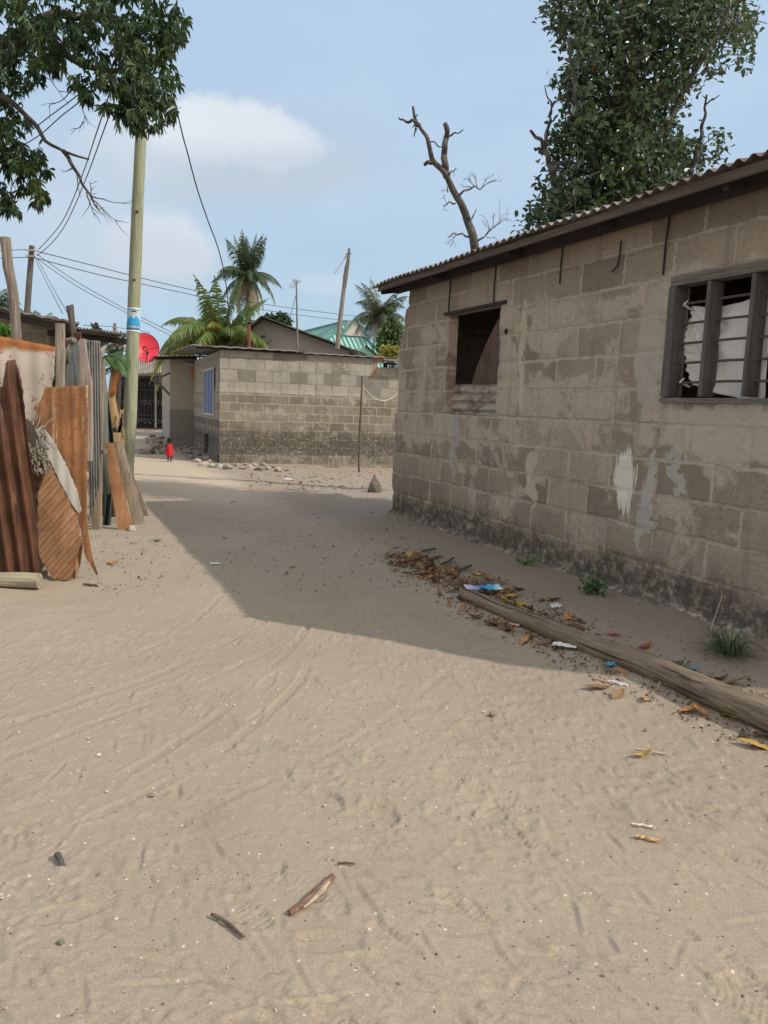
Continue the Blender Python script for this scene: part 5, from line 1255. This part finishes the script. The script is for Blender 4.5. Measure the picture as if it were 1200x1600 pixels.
for (u, v, kd, rz, s, tl, lb) in [
    (1136, 1122, 7, 1.9, .95, .2, 'upright yellow leaf leaning on the log near the right end'), (1078, 1110, 2, .3, 1.0, .3, 'pale orange leaf on the sand in front of the log'), (1092, 1116, 6, 2.0, .9, .4, 'small torn orange leaf touching the pale orange one'),
    (1008, 1094, 2, 1.2, .75, .3, 'small pinkish leaf alone in front of the log'), (965, 1089, 0, .8, .95, .5, 'brown leaf standing on edge with a dark shadow in front of the log'), (934, 1078, 0, .1, 1.0, .2, 'flat tan leaf shaped like a curled strip in front of the log'),
    (972, 1052, 2, 2.4, .8, .5, 'orange-brown leaf tucked against the side of the log'), (888, 966, 2, .8, 1.05, .5, 'orange leaf curled upward behind the log'), (1008, 1014, None, .6, .9, .2, 'dull red leaf flat on the shaded sand behind the log'),
    (1142, 1072, 0, 2.8, 1.1, .4, 'large brown leaf on the shaded sand behind the log near the grass tuft'), (1122, 1064, 3, .3, 1.0, .4, 'dark curled leaf overlapping the large brown leaf'), (1192, 1098, 0, .5, 1.2, .3, 'brown leaf lying on top of the log'),
    (1178, 1168, 7, 2.6, 1.25, .6, 'crumpled yellow-brown leaf standing on the sand in front of the log end'), (1160, 1152, 3, 1.0, .8, .5, 'small dark leaf beside the crumpled yellow-brown leaf'), (1192, 1152, 2, .2, 1.0, .4, 'orange-brown rolled leaf under the log end'),
    (672, 905, 6, .4, .8, .2, 'reddish leaf on the shaded sand at the edge of the litter band'), (748, 900, 7, .2, .9, .3, 'yellow leaf on top of the litter behind the blue wrapper'), (800, 934, 7, .5, 1.2, .2, 'long yellow leaf in the litter beside the blue wrapper'), (176, 883, 6, .5, .9, .2, 'small orange leaf on the sand in front of the crumpled tan sheet'), (210, 850, 7, .5, .6, .2, 'tiny yellow leaf on the sand by the leaning orange-brown board'), (760, 905, 0, 2, 1.4, .8, 'big brown leaf standing up in the litter behind the blue wrapper')]:
    kd_ = (D_rd, .14, .065, .5, .3, 9) if kd is None else kinds[kd]; put_leaf(kd_, on_ground(u, v, .012), rz, s, tl * .6, lb)
o = put_leaf((D_ye, .14, .075, .8, .5, 12), on_ground(1006, 1185, .012), .1, .7, .2, 'yellow leaf with frayed ribs on the open sand below the log')
for k in range(70):
    u = R.uniform(385, 640); v = 738 + 28 * R.random(); p = on_ground(u, v, .01); put_leaf(R.choices(kinds, [4, 4, 2, 4, 4, 3, 1.5, 1])[0], p, s=R.uniform(.45, .95), label='dry leaf fallen on the sunny sand in front of the far block house', group='dry leaves in front of the far block house')
for k in range(26):
    p = on_ground(R.uniform(350, 640), R.uniform(775, 900), .008); put_leaf(R.choices(kinds, wts)[0], p, s=R.uniform(.3, .6), label='small dry leaf in the shadow on the middle of the street', group='dry leaves in the shaded street')
# crumbs of litter: nobody could count them
def bits(name, label, pts, size, mat):
    m = MB()
    for p in pts:
        s = size * R.uniform(.4, 1.3); a = rnd_dir() * s; b = rnd_dir() * s * .6; c = V((0, 0, s * .5)); m.add([p + a, p + b, p - a, p - b * .8, p + c], [(0, 1, 4), (1, 2, 4), (2, 3, 4), (3, 0, 4)])
    return tag(m.build(name, mat), label, name, kind='stuff')
pl_ = []
for k in range(2600):
    i = R.random() * (len(band) - 1.001); j = int(i); f = i - j; u = band[j][0] * (1 - f) + band[j + 1][0] * f + R.gauss(0, 26); v = band[j][1] * (1 - f) + band[j + 1][1] * f + R.gauss(0, 11); pl_.append(on_ground(u, v, .004))
for k in range(1300):
    t_ = R.uniform(.2, LT); p = lg0 + ld * t_ - lper * R.gauss(.12, .10) if R.random() < .6 else lg0 + ld * t_ + lper * R.gauss(.22, .18); pl_.append(V((p.x, p.y, gz(p.x, p.y) + .004)))
def mat_bits(name, cols):
    g = G(name); r = g.island(); return g.done(g.ramp(r, [(i / (len(cols) - 1), c) for i, c in enumerate(cols)]), .9, None, spec=.1)
bits('litter', 'crumbled dry leaves and chaff along the log', pl_, .016, mat_bits('chaff', [(.09, .065, .045), (.20, .13, .08), (.14, .10, .07), (.32, .24, .16), (.10, .08, .06)]))
pl_ = [on_ground(R.uniform(380, 640), 728 + 40 * R.random() ** 1.2, .006) for _ in range(700)] + [on_ground(R.uniform(130, 260), R.uniform(835, 930), .004) for _ in range(150)] + [on_ground(R.uniform(240, 660), R.uniform(770, 930), .003) for _ in range(200)]
bits('debris', 'chips and bits of dirt on the street', pl_, .02, mat_bits('chips', [(.12, .085, .06), (.26, .19, .13), (.17, .12, .085), (.40, .34, .27)]))
pl_ = []
while len(pl_) < 2600:
    y_ = 1.6 + 6.5 * R.random() ** 1.5; x_ = R.uniform(-.6, .62) * y_; z_ = gz(x_, y_)
    if mnoise.noise(V((x_ * 1.3, y_ * 1.3, 6))) < R.uniform(-.5, .45): continue
    if (x_ - HA.x) * E.x + (y_ - HA.y) * E.y < -.3: pl_.append(V((x_, y_, z_ + .003 + .012 * mnoise.noise(V((x_ * 3, y_ * 3, 1))))))
bits('gravel', 'fine pale and dark grains of grit on the sand', pl_, .0045, mat_bits('grit', [(.58, .52, .43), (.16, .12, .09), (.62, .57, .48), (.34, .27, .2), (.12, .09, .07), (.66, .62, .54)]))
# pebbles
def rock_mesh(seed, sub=2, rough=.35, flat=1.0, cut=6):
    bm = bmesh.new(); bmesh.ops.create_icosphere(bm, subdivisions=sub, radius=.5); r = random.Random(seed)
    pls = [(V((r.uniform(-1, 1), r.uniform(-1, 1), r.uniform(-1, 1))).normalized(), r.uniform(.26, .42)) for _ in range(cut)]
    for v in bm.verts:
        for n_, d_ in pls:
            e = v.co.dot(n_) - d_
            if e > 0: v.co -= n_ * e
        v.co *= 1 + rough * .4 * mnoise.noise(v.co * 2.2 + V((seed, 0, 0))) + .06 * mnoise.noise(v.co * 9); v.co.z *= flat
    me_ = bpy.data.meshes.new('stone'); bm.to_mesh(me_); bm.free(); return me_
def put_rock(name, me_, p, s, mat, label, group=None, cat='stone', sink=.3):
    o = bpy.data.objects.new(name, me_); COL.objects.link(o); o.location = p + V((0, 0, (s[2] if hasattr(s, '__len__') else s) * (.5 - sink) * .8)); o.scale = s if hasattr(s, '__len__') else (s, s, s); o.rotation_euler = (R.gauss(0, .25), R.gauss(0, .25), R.uniform(0, 6.28))
    if not me_.materials: me_.materials.append(mat)
    return tag(o, label, cat, group)
peb = [rock_mesh(100 + i, 2, .5, .7) for i in range(5)]; pbm = [mat_plain('pale_pebble', (.60, .55, .46), .9, .2, 9, .4), mat_plain('grey_pebble', (.30, .255, .20), .9, .25, 9, .4)]
for i, q in enumerate(peb): q.materials.append(pbm[0] if i < 3 else pbm[1])
for k in range(70):
    y_ = 1.7 + 4.6 * R.random() ** 1.3; x_ = R.uniform(-.55, .5) * y_; i = R.choice((0, 1, 2, 0, 1, 2, 3, 4)); put_rock('pebble', peb[i], V((x_, y_, gz(x_, y_) + .004)), R.uniform(.006, .016), None, 'small pale pebble lying on the open sand' if i < 3 else 'small dull brown pebble lying on the open sand', 'pale pebbles on the sand' if i < 3 else 'brown pebbles on the sand', 'pebble')
for (u, v, s, lb) in ((154, 1181, .028, 'largest white pebble on the sand below the pale log'), (236, 1244, .03, 'dark brown lump on the open sand'), (95, 1474, .028, 'greenish grey pebble near the lower corner of the sand'), (770, 1117, .045, 'flat grey clod of soil on the open sand')):
    put_rock('pebble', rock_mesh(int(u), 2, .4, .7), on_ground(u, v), s, {154: pbm[0], 95: mat_plain('green_grey', (.20, .21, .15), .9, .2)}.get(u, mat_plain('dark_clod', (.26, .215, .165), .9, .3)), lb, None, 'pebble')
# rubble of broken blocks along the far house
stone_m = mat_plain('rubble_grey', (.27, .25, .215), .92, .3, 7, .6); pale_m = mat_plain('rubble_pale', (.40, .365, .305), .92, .22, 7, .5)
rm = [rock_mesh(200 + i, 2, .25, .75, 9) for i in range(8)]
for i, q in enumerate(rm): q.materials.append(stone_m if i < 5 else pale_m)
for (u, v, s, i) in [(308, 722, .30, 6), (317, 728, .34, 5), (322, 718, .30, 7), (331, 730, .26, 5), (342, 731, .30, 6), (356, 733, .34, 7), (370, 729, .22, 1), (379, 733, .26, 2), (391, 731, .22, 6), (404, 735, .34, 3), (411, 728, .30, 0), (420, 734, .24, 1), (435, 737, .26, 6), (448, 736, .18, 2), (300, 716, .30, 0), (296, 709, .28, 1), (287, 708, .26, 2), (282, 702, .24, 3), (290, 700, .30, 4), (277, 698, .26, 0), (270, 700, .22, 1), (300, 703, .32, 2), (310, 712, .30, 3), (327, 723, .22, 4), (350, 728, .2, 3), (363, 728, .2, 0), (385, 727, .2, 4), (398, 728, .2, 5), (428, 731, .2, 2), (441, 733, .16, 0), (292, 714, .2, 1), (305, 707, .24, 4)]:
    sd = .85 * s; put_rock('rubble_stone', rm[i], on_ground(u, v), (sd * R.uniform(.9, 1.3), sd * R.uniform(.8, 1.1), sd * R.uniform(.7, 1.0)), None, 'pale broken block piece at the foot of the block house with the blue window' if i >= 5 else 'grey broken block piece at the foot of the block house with the blue window', 'pale rubble along the far block house' if i >= 5 else 'grey rubble along the far block house')
for k in range(26):
    u = R.gauss(246, 13); v = 692 + R.uniform(-13, 12) + abs(u - 246) * .25; c0 = on_ground(u, max(v, 684) + 4); put_rock('rubble_stone', rm[k % 5], c0 + V((0, 0, max(0, .35 - .02 * abs(u - 246)) * R.random())), (R.uniform(.25, .5), R.uniform(.2, .4), R.uniform(.15, .3)), None, 'grey stone in the heap of rubble before the plastered house', 'heap of rubble before the plastered house')
TR = put_rock('boulder', rock_mesh(77, 3, .3, 1.0, 12), on_ground(584, 769), (.36, .32, .4), mat_plain('boulder_grey', (.15, .132, .11), .92, .3, 6, .7), 'pointed grey boulder at the far corner of the near house', None, 'boulder', .1)
bm = bmesh.new(); bm.from_mesh(TR.data)
for v in bm.verts: k = max(.12, 1 - (v.co.z + .35) * 1.15); v.co.x *= k * 1.25; v.co.y *= k * 1.25; v.co.z *= 1.15
bm.to_mesh(TR.data); bm.free(); TR.rotation_euler = (0, 0, .4)
put_rock('rubble_stone', rock_mesh(91, 2, .3, .7), on_ground(206, 829), .14, pale_m, 'pale stone under the foot of the leaning orange-brown board')
# sticks
def stick(label, pts, r, mat, name='stick', z=.01, flat=False):
    m = MB(); P = [on_ground(u, v, z) for u, v in pts]; P = [P[0].lerp(P[-1], i / 9) + V((R.gauss(0, .004), R.gauss(0, .004), 0)) if len(pts) == 2 else None for i in range(10)] if len(pts) == 2 else P
    n_ = len(P); m.tube(P, [r * (.75 + .35 * math.sin(math.pi * (.15 + .75 * i / (n_ - 1)))) for i in range(n_)], 8, wob=.22); return tag(m.build(name, mat), label, 'stick')
st_d = mat_wood('dark_stick', (.12, .095, .07), 60, 0); st_p = mat_wood('pale_stick', (.50, .42, .31), 60, 0); st_r = mat_wood('reddish_bark', (.24, .14, .11), 60, 0)
s1 = stick('split piece of bark with pale yellow edge lying on the near sand', [(452, 1431), (470, 1420), (488, 1405), (505, 1390), (520, 1373)], .011, st_r)
m = MB(); m.tube([on_ground(u, v, .016) for u, v in ((474, 1425), (490, 1412), (505, 1397), (514, 1385))], [.003, .008, .008, .004], 6, wob=.2); m.build('inner_wood', st_p, s1)
stick('thin dark forked twig lying on the near sand', [(330, 1433), (345, 1440), (362, 1452), (381, 1469)], .0052, st_d)
stick('tiny dark twig above the split piece of bark', [(527, 1353), (540, 1352), (554, 1354)], .0035, st_d)
stick('white straw on the sand below the log', [(985, 1290), (1024, 1296)], .004, mat_plain('white_straw', (.66, .62, .54), .6, .1)); stick('flat orange ice stick on the sand beside the white straw', [(995, 1310), (1032, 1317)], .006, mat_plain('orange_stick', (.55, .36, .17), .7, .2))
stick('pale dry reed on the sand beside the frayed yellow leaf', [(992, 1173), (1012, 1177), (1040, 1181)], .006, st_p); stick('second short piece of dry reed lying along the first', [(1000, 1180), (1016, 1180), (1030, 1184)], .004, st_p)
stick('white plastic strip on the sand in front of the log', [(950, 1066), (980, 1073)], .008, mat_plain('white_plastic', (.72, .72, .72), .5, .05)); stick('thin red straw next to the white plastic strip', [(931, 1064), (955, 1071)], .004, mat_plain('red_straw', (.42, .14, .10), .5, .1))
stick('small dark twig on the sand in front of the crumpled tan sheet', [(132, 914), (153, 917)], .009, st_d)
for (a_, b_, lb) in (((658, 866), (680, 861), 'forked twig sticking out of the far end of the litter band'), ((690, 886), (708, 877), 'grey twig crossing the middle of the litter band'), ((720, 895), (737, 888), 'short dark twig in the litter band near the blue wrapper'), ((640, 880), (668, 873), 'long thin twig at the far tip of the litter band')): stick(lb, [a_, b_], .012, st_d, z=.03)
m = MB(); pts = [on_ground(86 + i * 2.2, 1338 + i * 2.6, .004 + .014 * math.sin(i * .6)) for i in range(8)]; m.tube(pts, [.003, .009, .010, .010, .009, .009, .008, .003], 8, wob=.2); tag(m.build('pod', mat_plain('dark_pod', (.09, .085, .08), .8, .3)), 'small dark curled pod on the near sand', 'seed pod')
# plastic
def crumple(name, label, u, v, sx, sy, h, mat, cat, rz=0.0, n_=22, z=.02):
    c = on_ground(u, v, z); m = MB(); rows = []
    for j in range(n_):
        rows.append([c + V(((i / (n_ - 1) - .5) * sx * math.cos(rz) - (j / (n_ - 1) - .5) * sy * math.sin(rz), (i / (n_ - 1) - .5) * sx * math.sin(rz) + (j / (n_ - 1) - .5) * sy * math.cos(rz), h * .9 * abs(mnoise.noise(V((i * .16 + u, j * .16, v)))) + h * .25 * mnoise.noise(V((i * .45, j * .45, u))))) for i in range(n_)])
    m.grid(rows, (0, 0, .001)); return tag(m.build(name, mat), label, cat)
def mat_wrap():
    g = G('blue_wrapper_print'); p = g.obj(); n_ = g.noise(p, 16, 3, .5); x_, y_, z_ = g.sep(p); f = g.add(x_, g.mul(g.sub(n_, .5), .08))
    c = g.ramp(g.lin(f, -.16, .16), [(0, (.62, .58, .76)), (.25, (.34, .38, .72)), (.42, (.03, .16, .55)), (.62, (.02, .34, .62)), (.80, (.05, .48, .74)), (.97, (.75, .85, .88))]); return g.done(c, .3, g.bump(g.noise(p, 30, 4), .4, .006), spec=.5)
crumple('wrapper', 'bright blue plastic wrapper lying on the far end of the log', 754, 931, .30, .13, .03, mat_wrap(), 'wrapper', .12, z=.07)
wp = mat_plain('white_film', (.66, .66, .66), .4, .06, spec=.5)
crumple('plastic_scrap', 'white plastic scrap on the shaded sand before the middle of the log', 882, 1015, .16, .07, .02, wp, 'plastic', -.35, z=.03); crumple('plastic_scrap', 'small white torn film standing in the litter behind the log', 868, 952, .10, .05, .05, wp, 'plastic', .5, z=.02)
crumple('plastic_scrap', 'scrap of white paper lying before the far block house', 450, 750, .22, .12, .04, wp, 'paper', .1, z=.01); crumple('plastic_scrap', 'tiny white scrap in the shadow on the left side of the street', 336, 882, .09, .05, .015, wp, 'paper', .2, z=.008)
crumple('plastic_scrap', 'turquoise bit of plastic behind the log by the small grass tuft', 1083, 1050, .05, .03, .02, mat_plain('turquoise', (.06, .36, .42), .4, .1), 'plastic', .4); crumple('plastic_scrap', 'blue bit of plastic against the near side of the log', 955, 1043, .05, .04, .03, mat_plain('light_blue', (.10, .36, .58), .4, .1), 'plastic', .4)
crumple('plastic_scrap', 'pink scrap pressed against the log below the blue wrapper', 804, 981, .07, .04, .02, mat_plain('pinkish', (.52, .34, .36), .6, .1), 'plastic', -.3); crumple('plastic_scrap', 'red scrap on the shaded sand behind the log', 958, 994, .08, .05, .02, mat_plain('faded_red', (.42, .13, .13), .6, .1), 'plastic', -.3)
# small plants on the ground
gr = mat_leaf('grass_blades', (.030, .06, .022), (.075, .115, .045), None, .2, .5); gd = mat_leaf('dry_blades', (.28, .22, .11), (.36, .30, .16), None, .2, .6)
def tuft(label, u, v, n_, L, spread, mat, name='grass_tuft'):
    c = on_ground(u, v); m = MB()
    for k in range(n_):
        a = R.uniform(0, 6.28); o = V((math.cos(a), math.sin(a), 0)); b = c + o * R.random() * .06 * spread; l = L * R.uniform(.4, 1.1); s = V((-o.y, o.x, 0)) * .0035; up = R.uniform(.25, 1.0)
        p1 = b + o * l * .4 * spread + V((0, 0, l * .5 * up)); p2 = b + o * l * .95 * spread + V((0, 0, l * .5 * up * R.uniform(.1, 1.2))); m.add([b - s, b + s, p1 + s, p1 - s, p2], [(0, 1, 2, 3), (3, 2, 4)])
    return tag(m.build(name, mat), label, 'grass')
tuft('spreading dark grass tuft at the foot of the near wall', 1140, 1022, 150, .34, .9, gr); tuft('small grass tuft just behind the log', 1058, 1047, 40, .17, .6, gr); tuft('tiny yellow grass tuft growing from the log side', 1034, 1073, 12, .08, 1.1, gd); tuft('tiny green tuft on the sand by the fence end', 244, 846, 22, .10, .8, gr); tuft('tiny green tuft beside the white plastic strip', 950, 1047, 14, .09, 1.0, gr)
m = MB(); b = on_ground(1106, 1005); m.tube([b, b + V((.02, 0, .14)), b + V((.05, -.02, .30)), b + V((.045, -.03, .36))], [.004, .0035, .003, .001], 5); tag(m.build('dry_stalk', st_p), 'single bleached stalk standing by the near wall', 'stalk')
def weed(label, u, v, h, n_, L, mat):
    c = on_ground(u, v); t = thing('weed', c, label, 'plant'); ms = MB(); m = MB()
    for k in range(7):
        d = (rnd_dir() * .8 + V((0, 0, .9))).normalized(); p = c + d * h * R.uniform(.5, 1); ms.tube([c, c.lerp(p, .5) + V((0, 0, .02)), p], .003, 4)
        for _ in range(n_):
            q = c.lerp(p, R.uniform(.3, 1.05)) + rnd_dir() * .035; broad(m, q, L)
    ms.build('stem', mat_plain('weed_stem', (.10, .14, .05)), t); m.build('leaf', mat, t)
weed('bushy dark green weed at the foot of the near wall', 916, 928, .20, 16, .045, mat_leaf('weed_leaves', (.03, .085, .03), (.06, .15, .05), None, .25, .5)); weed('small bright green seedling by the near wall', 821, 884, .17, 4, .05, M['fresh'])
# pole stuck before the far wall, and a slack white line
sp = on_ground(561, 738); Ys = sp.y
m = MB(); m.tube([at(561, 741, Ys), at(562, 680, Ys), at(564, 640, Ys), at(566, 588, Ys)], [.032, .030, .028, .022], 8, wob=.12); tag(m.build('stake', mat_wood('dark_stake', (.14, .12, .10), 40)), 'thin dark stake standing against the far block wall', 'stake')
m = MB(); m.tube([at(566 + 60 * i / 16, 601 + 20 * math.sin(math.pi * min(1, i / 16 * 1.02)) ** .9 + 10 * i / 16, Ys + .6 * i / 16) for i in range(17)], .008, 5); tag(m.build('clothesline', mat_plain('white_cord', (.66, .62, .56), .7, .05)), 'slack white line tied to the dark stake', 'line')
m = MB(); m.tube([at(518, 737, 20.6), at(520, 718, 20.6)], .03, 6, wob=.2); m.box(at(525, 728, 20.9), (.18, .2, .45)); tag(m.build('block_stub', stone_m), 'broken pier of blocks at the foot of the far block wall', 'pier')

# ------------------------------------------------------------------ cables
cbm = mat_plain('cable', (.055, .055, .06), .6, .1)
def cable(label, pts, r=.012, group=None, name='power_cable', n_=26):
    """pts: (u, v, depth)"""
    P = []; pv = [V((a, b, c)) for a, b, c in pts]
    for i in range(len(pv) - 1):
        p0 = pv[max(i - 1, 0)]; p1 = pv[i]; p2 = pv[i + 1]; p3 = pv[min(i + 2, len(pv) - 1)]
        for k in range(n_ // (len(pv) - 1) + 1):
            t = k / (n_ // (len(pv) - 1) + 1); q = .5 * ((2 * p1) + (p2 - p0) * t + (2 * p0 - 5 * p1 + 4 * p2 - p3) * t * t + (3 * p1 - p0 - 3 * p2 + p3) * t ** 3); P.append(at(q.x, q.y, q.z))
    P.append(at(*pts[-1])); m = MB(); m.tube(P, r, 5); return tag(m.build(name, cbm), label, 'cable', group)
o = cable('thick twisted cable dropping from the mango leaves to the roofs behind', [(262, 110, 14.2), (270, 145, 14.5), (285, 210, 15), (292, 235, 15.3), (308, 295, 16), (325, 345, 17), (340, 385, 18), (350, 425, 19), (356, 470, 20.5), (362, 538, 22)], .013)
g_ = 'twin cables from the mango leaves down to the dark pole'; l_ = 'one of the twin cables sweeping from the mango leaves down to the dark utility pole'
cable(l_, [(170, 150, 16), (150, 210, 18), (128, 275, 22), (98, 345, 26), (60, 390, 30)], .014, g_); cable(l_, [(178, 160, 16), (158, 215, 18), (136, 275, 22), (108, 340, 26), (85, 375, 28), (58, 400, 30)], .014, g_)
g_ = 'long twin cables crossing behind the pale pole'; l_ = 'one of the long twin cables sagging from the dark utility pole across the far roofs'
cable(l_, [(52, 391, 30), (150, 416, 34), (265, 445, 40), (400, 473, 48), (530, 491, 58), (640, 503, 66)], .018, g_); cable(l_, [(52, 402, 30), (150, 428, 34), (265, 453, 40), (400, 482, 48), (530, 500, 58), (640, 511, 66)], .018, g_)
g_ = 'slanting twin cables behind the poster'; l_ = 'one of the slanting twin cables falling from the dark utility pole past the poster'
cable(l_, [(56, 396, 30), (120, 440, 31), (200, 485, 33), (270, 520, 35)], .013, g_); cable(l_, [(58, 404, 30), (120, 447, 31), (200, 490, 33), (268, 525, 35)], .013, g_)
g_ = 'steep cables from the dark pole to the sheet roof'; l_ = 'one of the steep cables dropping from the dark utility pole to the sheet roof'
cable(l_, [(55, 404, 30), (72, 440, 26), (98, 490, 19)], .010, g_); cable(l_, [(58, 404, 30), (80, 445, 26), (105, 488, 19)], .010, g_)
cable('upper cable reaching the dark utility pole from beyond the crooked post', [(-80, 393, 30), (0, 391.5, 30), (50, 389.5, 30)], .013); cable('lower cable reaching the dark utility pole from beyond the crooked post', [(-80, 405, 30), (0, 403, 30), (48, 402, 30)], .013)
g_ = 'twin cables above the mango branch'; l_ = 'one of the twin cables rising behind the bare mango branch'
cable(l_, [(-60, 262, 20), (35, 212, 18), (80, 180, 17), (140, 135, 15)], .012, g_); cable(l_, [(-60, 268, 20), (45, 222, 18), (100, 178, 17), (150, 140, 15)], .012, g_)
cable('thin wire from the dark sheet roof towards the tiny far pole', [(130, 508, 40), (178, 511, 62), (235, 520, 62)], .02)
cable('thin stay wire of the small metal antenna', [(462, 462, 23.5), (455, 490, 24), (448, 512, 25)], .008)

# ------------------------------------------------------------------ toddler in red walking away
cp = on_ground(265, 722); CHH = .645
skin = mat_plain('dark_skin', (.060, .034, .024), .55, .12, 9, .1); hairm = mat_plain('black_hair', (.012, .011, .010), .9, .3, 30, .6); redd = mat_plain('red_dress', (.60, .022, .028), .85, .12, 6, .3)
K_ = thing('person', cp, 'toddler in a sleeveless red dress walking away up the street', 'child', rz=rad(8))
def skinned(name, joints, edges, root, mat, parent):
    me_ = bpy.data.meshes.new(name); me_.from_pydata([j[0] for j in joints], edges, []); o = bpy.data.objects.new(name, me_); COL.objects.link(o); o.parent = parent; WM[o.name] = wm(parent)
    md = o.modifiers.new('skin', 'SKIN'); md.use_smooth_shade = True; o.modifiers.new('smooth', 'SUBSURF').levels = 2; o.modifiers['smooth'].render_levels = 2
    for i, j in enumerate(joints):
        sv = me_.skin_vertices[0].data[i]; r_ = j[1]; sv.radius = r_ if hasattr(r_, '__len__') else (r_, r_); sv.use_root = (i == root)
    me_.materials.append(mat); return o
s = CHH / .645
J = [((0, 0, .27), (.058, .046)), ((0, .002, .35), (.054, .044)), ((0, .004, .42), (.052, .040)), ((0, .006, .468), (.028, .028)), ((0, .010, .50), (.034, .036)), ((0, .014, .555), (.060, .066)), ((0, .016, .605), (.048, .052)),
     ((.058, .004, .44), .022), ((.098, .0, .375), .019), ((.152, .012, .325), .0165), ((.180, .022, .305), .014),
     ((-.058, .004, .44), .022), ((-.078, -.006, .36), .019), ((-.086, .006, .285), .0155), ((-.088, .012, .255), .013),
     ((.032, 0, .22), .036), ((.034, .045, .135), .027), ((.032, .015, .045), .020), ((.034, .030, .014), .0165), ((.036, .072, .011), .013),
     ((-.032, 0, .22), .036), ((-.032, -.012, .13), .027), ((-.030, -.062, .055), .020), ((-.031, -.060, .022), .0165), ((-.033, -.022, .011), .013)]
ED = [(0, 1), (1, 2), (2, 3), (3, 4), (4, 5), (5, 6), (2, 7), (7, 8), (8, 9), (9, 10), (2, 11), (11, 12), (12, 13), (13, 14), (0, 15), (15, 16), (16, 17), (17, 18), (18, 19), (0, 20), (20, 21), (21, 22), (22, 23), (23, 24)]
for hand, (dx, dy, dz) in ((10, (.7, .3, -.65)), (14, (-.05, .1, -1))):      # five fingers each
    h = V(J[hand][0]); d = V((dx, dy, dz)).normalized(); sd = d.cross(V((0, 1, 0))).normalized()
    for f_, (o_, l_) in enumerate(((-.0105, .021), (-.0035, .025), (.0035, .024), (.0105, .019))):
        a_ = len(J); J.append((tuple(h + d * .012 + sd * o_), .0042)); J.append((tuple(h + d * (.012 + l_) + sd * o_ * 1.25 + V((0, .006, 0))), .003)); ED += [(hand, a_), (a_, a_ + 1)]
    a_ = len(J); J.append((tuple(h - d * .004 + V((0, .014, 0)) + sd * -.009), .0045)); J.append((tuple(h + d * .012 + V((0, .024, 0)) + sd * -.012), .0034)); ED += [(hand, a_), (a_, a_ + 1)]
skinned('body', J, ED, 0, skin, K_)
def rings(rs, n_=28, open_=False):
    m = MB(); rows = []
    for (z, rx, ry, cx, cy) in rs: rows.append([V((cx + rx * math.cos(2 * math.pi * i / n_), cy + ry * math.sin(2 * math.pi * i / n_), z)) for i in range(n_ + 1)])
    m.grid(rows); return m
m = MB(); rows = []
for (z, rx, ry, fl) in ((.462, .042, .036, 0), (.452, .060, .046, 0), (.42, .066, .054, 0), (.36, .070, .058, .02), (.30, .076, .066, .05), (.24, .078, .070, .10), (.19, .080, .072, .14), (.165, .081, .073, .17)):
    rows.append([V((rx * (1 + fl * math.sin(7 * t)) * math.cos(t), .004 + ry * (1 + fl * math.sin(7 * t)) * math.sin(t), z - .01 * fl * 8 * math.sin(t * 3))) for t in [2 * math.pi * i / 42 for i in range(43)]])
m.grid(rows); local(K_, m).build('dress', redd, K_, smooth=True)
m = MB(); 
for sx in (-1, 1): m.tube([V((sx * .040, -.032, .452)), V((sx * .046, .004, .470)), V((sx * .040, .040, .452))], .010, 6)
local(K_, m).build('shoulder_strap', redd, K_, smooth=True)
bm = bmesh.new(); bmesh.ops.create_icosphere(bm, subdivisions=3, radius=1); mm = MB(); vs = []
for v in bm.verts: q = v.co; k = 1 + .05 * mnoise.noise(q * 7); vs.append(V((q.x * .0655 * k, .010 + q.y * .072 * k, .572 + q.z * .068 * k)))
fs = [tuple(v.index for v in f.verts) for f in bm.faces if not (f.calc_center_median().z < -.25 and f.calc_center_median().y > -.2) and f.calc_center_median().z > -.55 and not (f.calc_center_median().y > .72 and f.calc_center_median().z < .35)]
bm.free(); mm.add(vs, fs); local(K_, mm).build('hair', hairm, K_, smooth=True)
fm = MB()
for sx in (-1, 1):
    fm.tube([V((sx * .060, .012, .548)), V((sx * .069, .008, .552))], [.014, .010], 8)
local(K_, fm).build('ear', skin, K_, smooth=True)
fm = MB(); fm.tube([V((0, .074, .552)), V((0, .088, .540))], [.006, .010], 8); local(K_, fm).build('nose', skin, K_, smooth=True)
ew = mat_plain('eye_white', (.6, .58, .55), .3, .05); lip = mat_plain('lips', (.12, .05, .045), .5, .1)
for sx in (-1, 1): fm = MB(); fm.tube([V((sx * .022, .070, .558)), V((sx * .022, .079, .558))], [.008, .003], 8); local(K_, fm).build('eye', ew, K_, smooth=True)
fm = MB(); fm.tube([V((-.016, .074, .522)), V((0, .081, .520)), V((.016, .074, .522))], [.002, .005, .002], 8); local(K_, fm).build('mouth', lip, K_, smooth=True)

# ------------------------------------------------------------------ tidy: every labelled thing is a thing unless told otherwise
for o in SC.objects:
    if o.get('category') and not o.get('kind'): o['kind'] = 'thing'
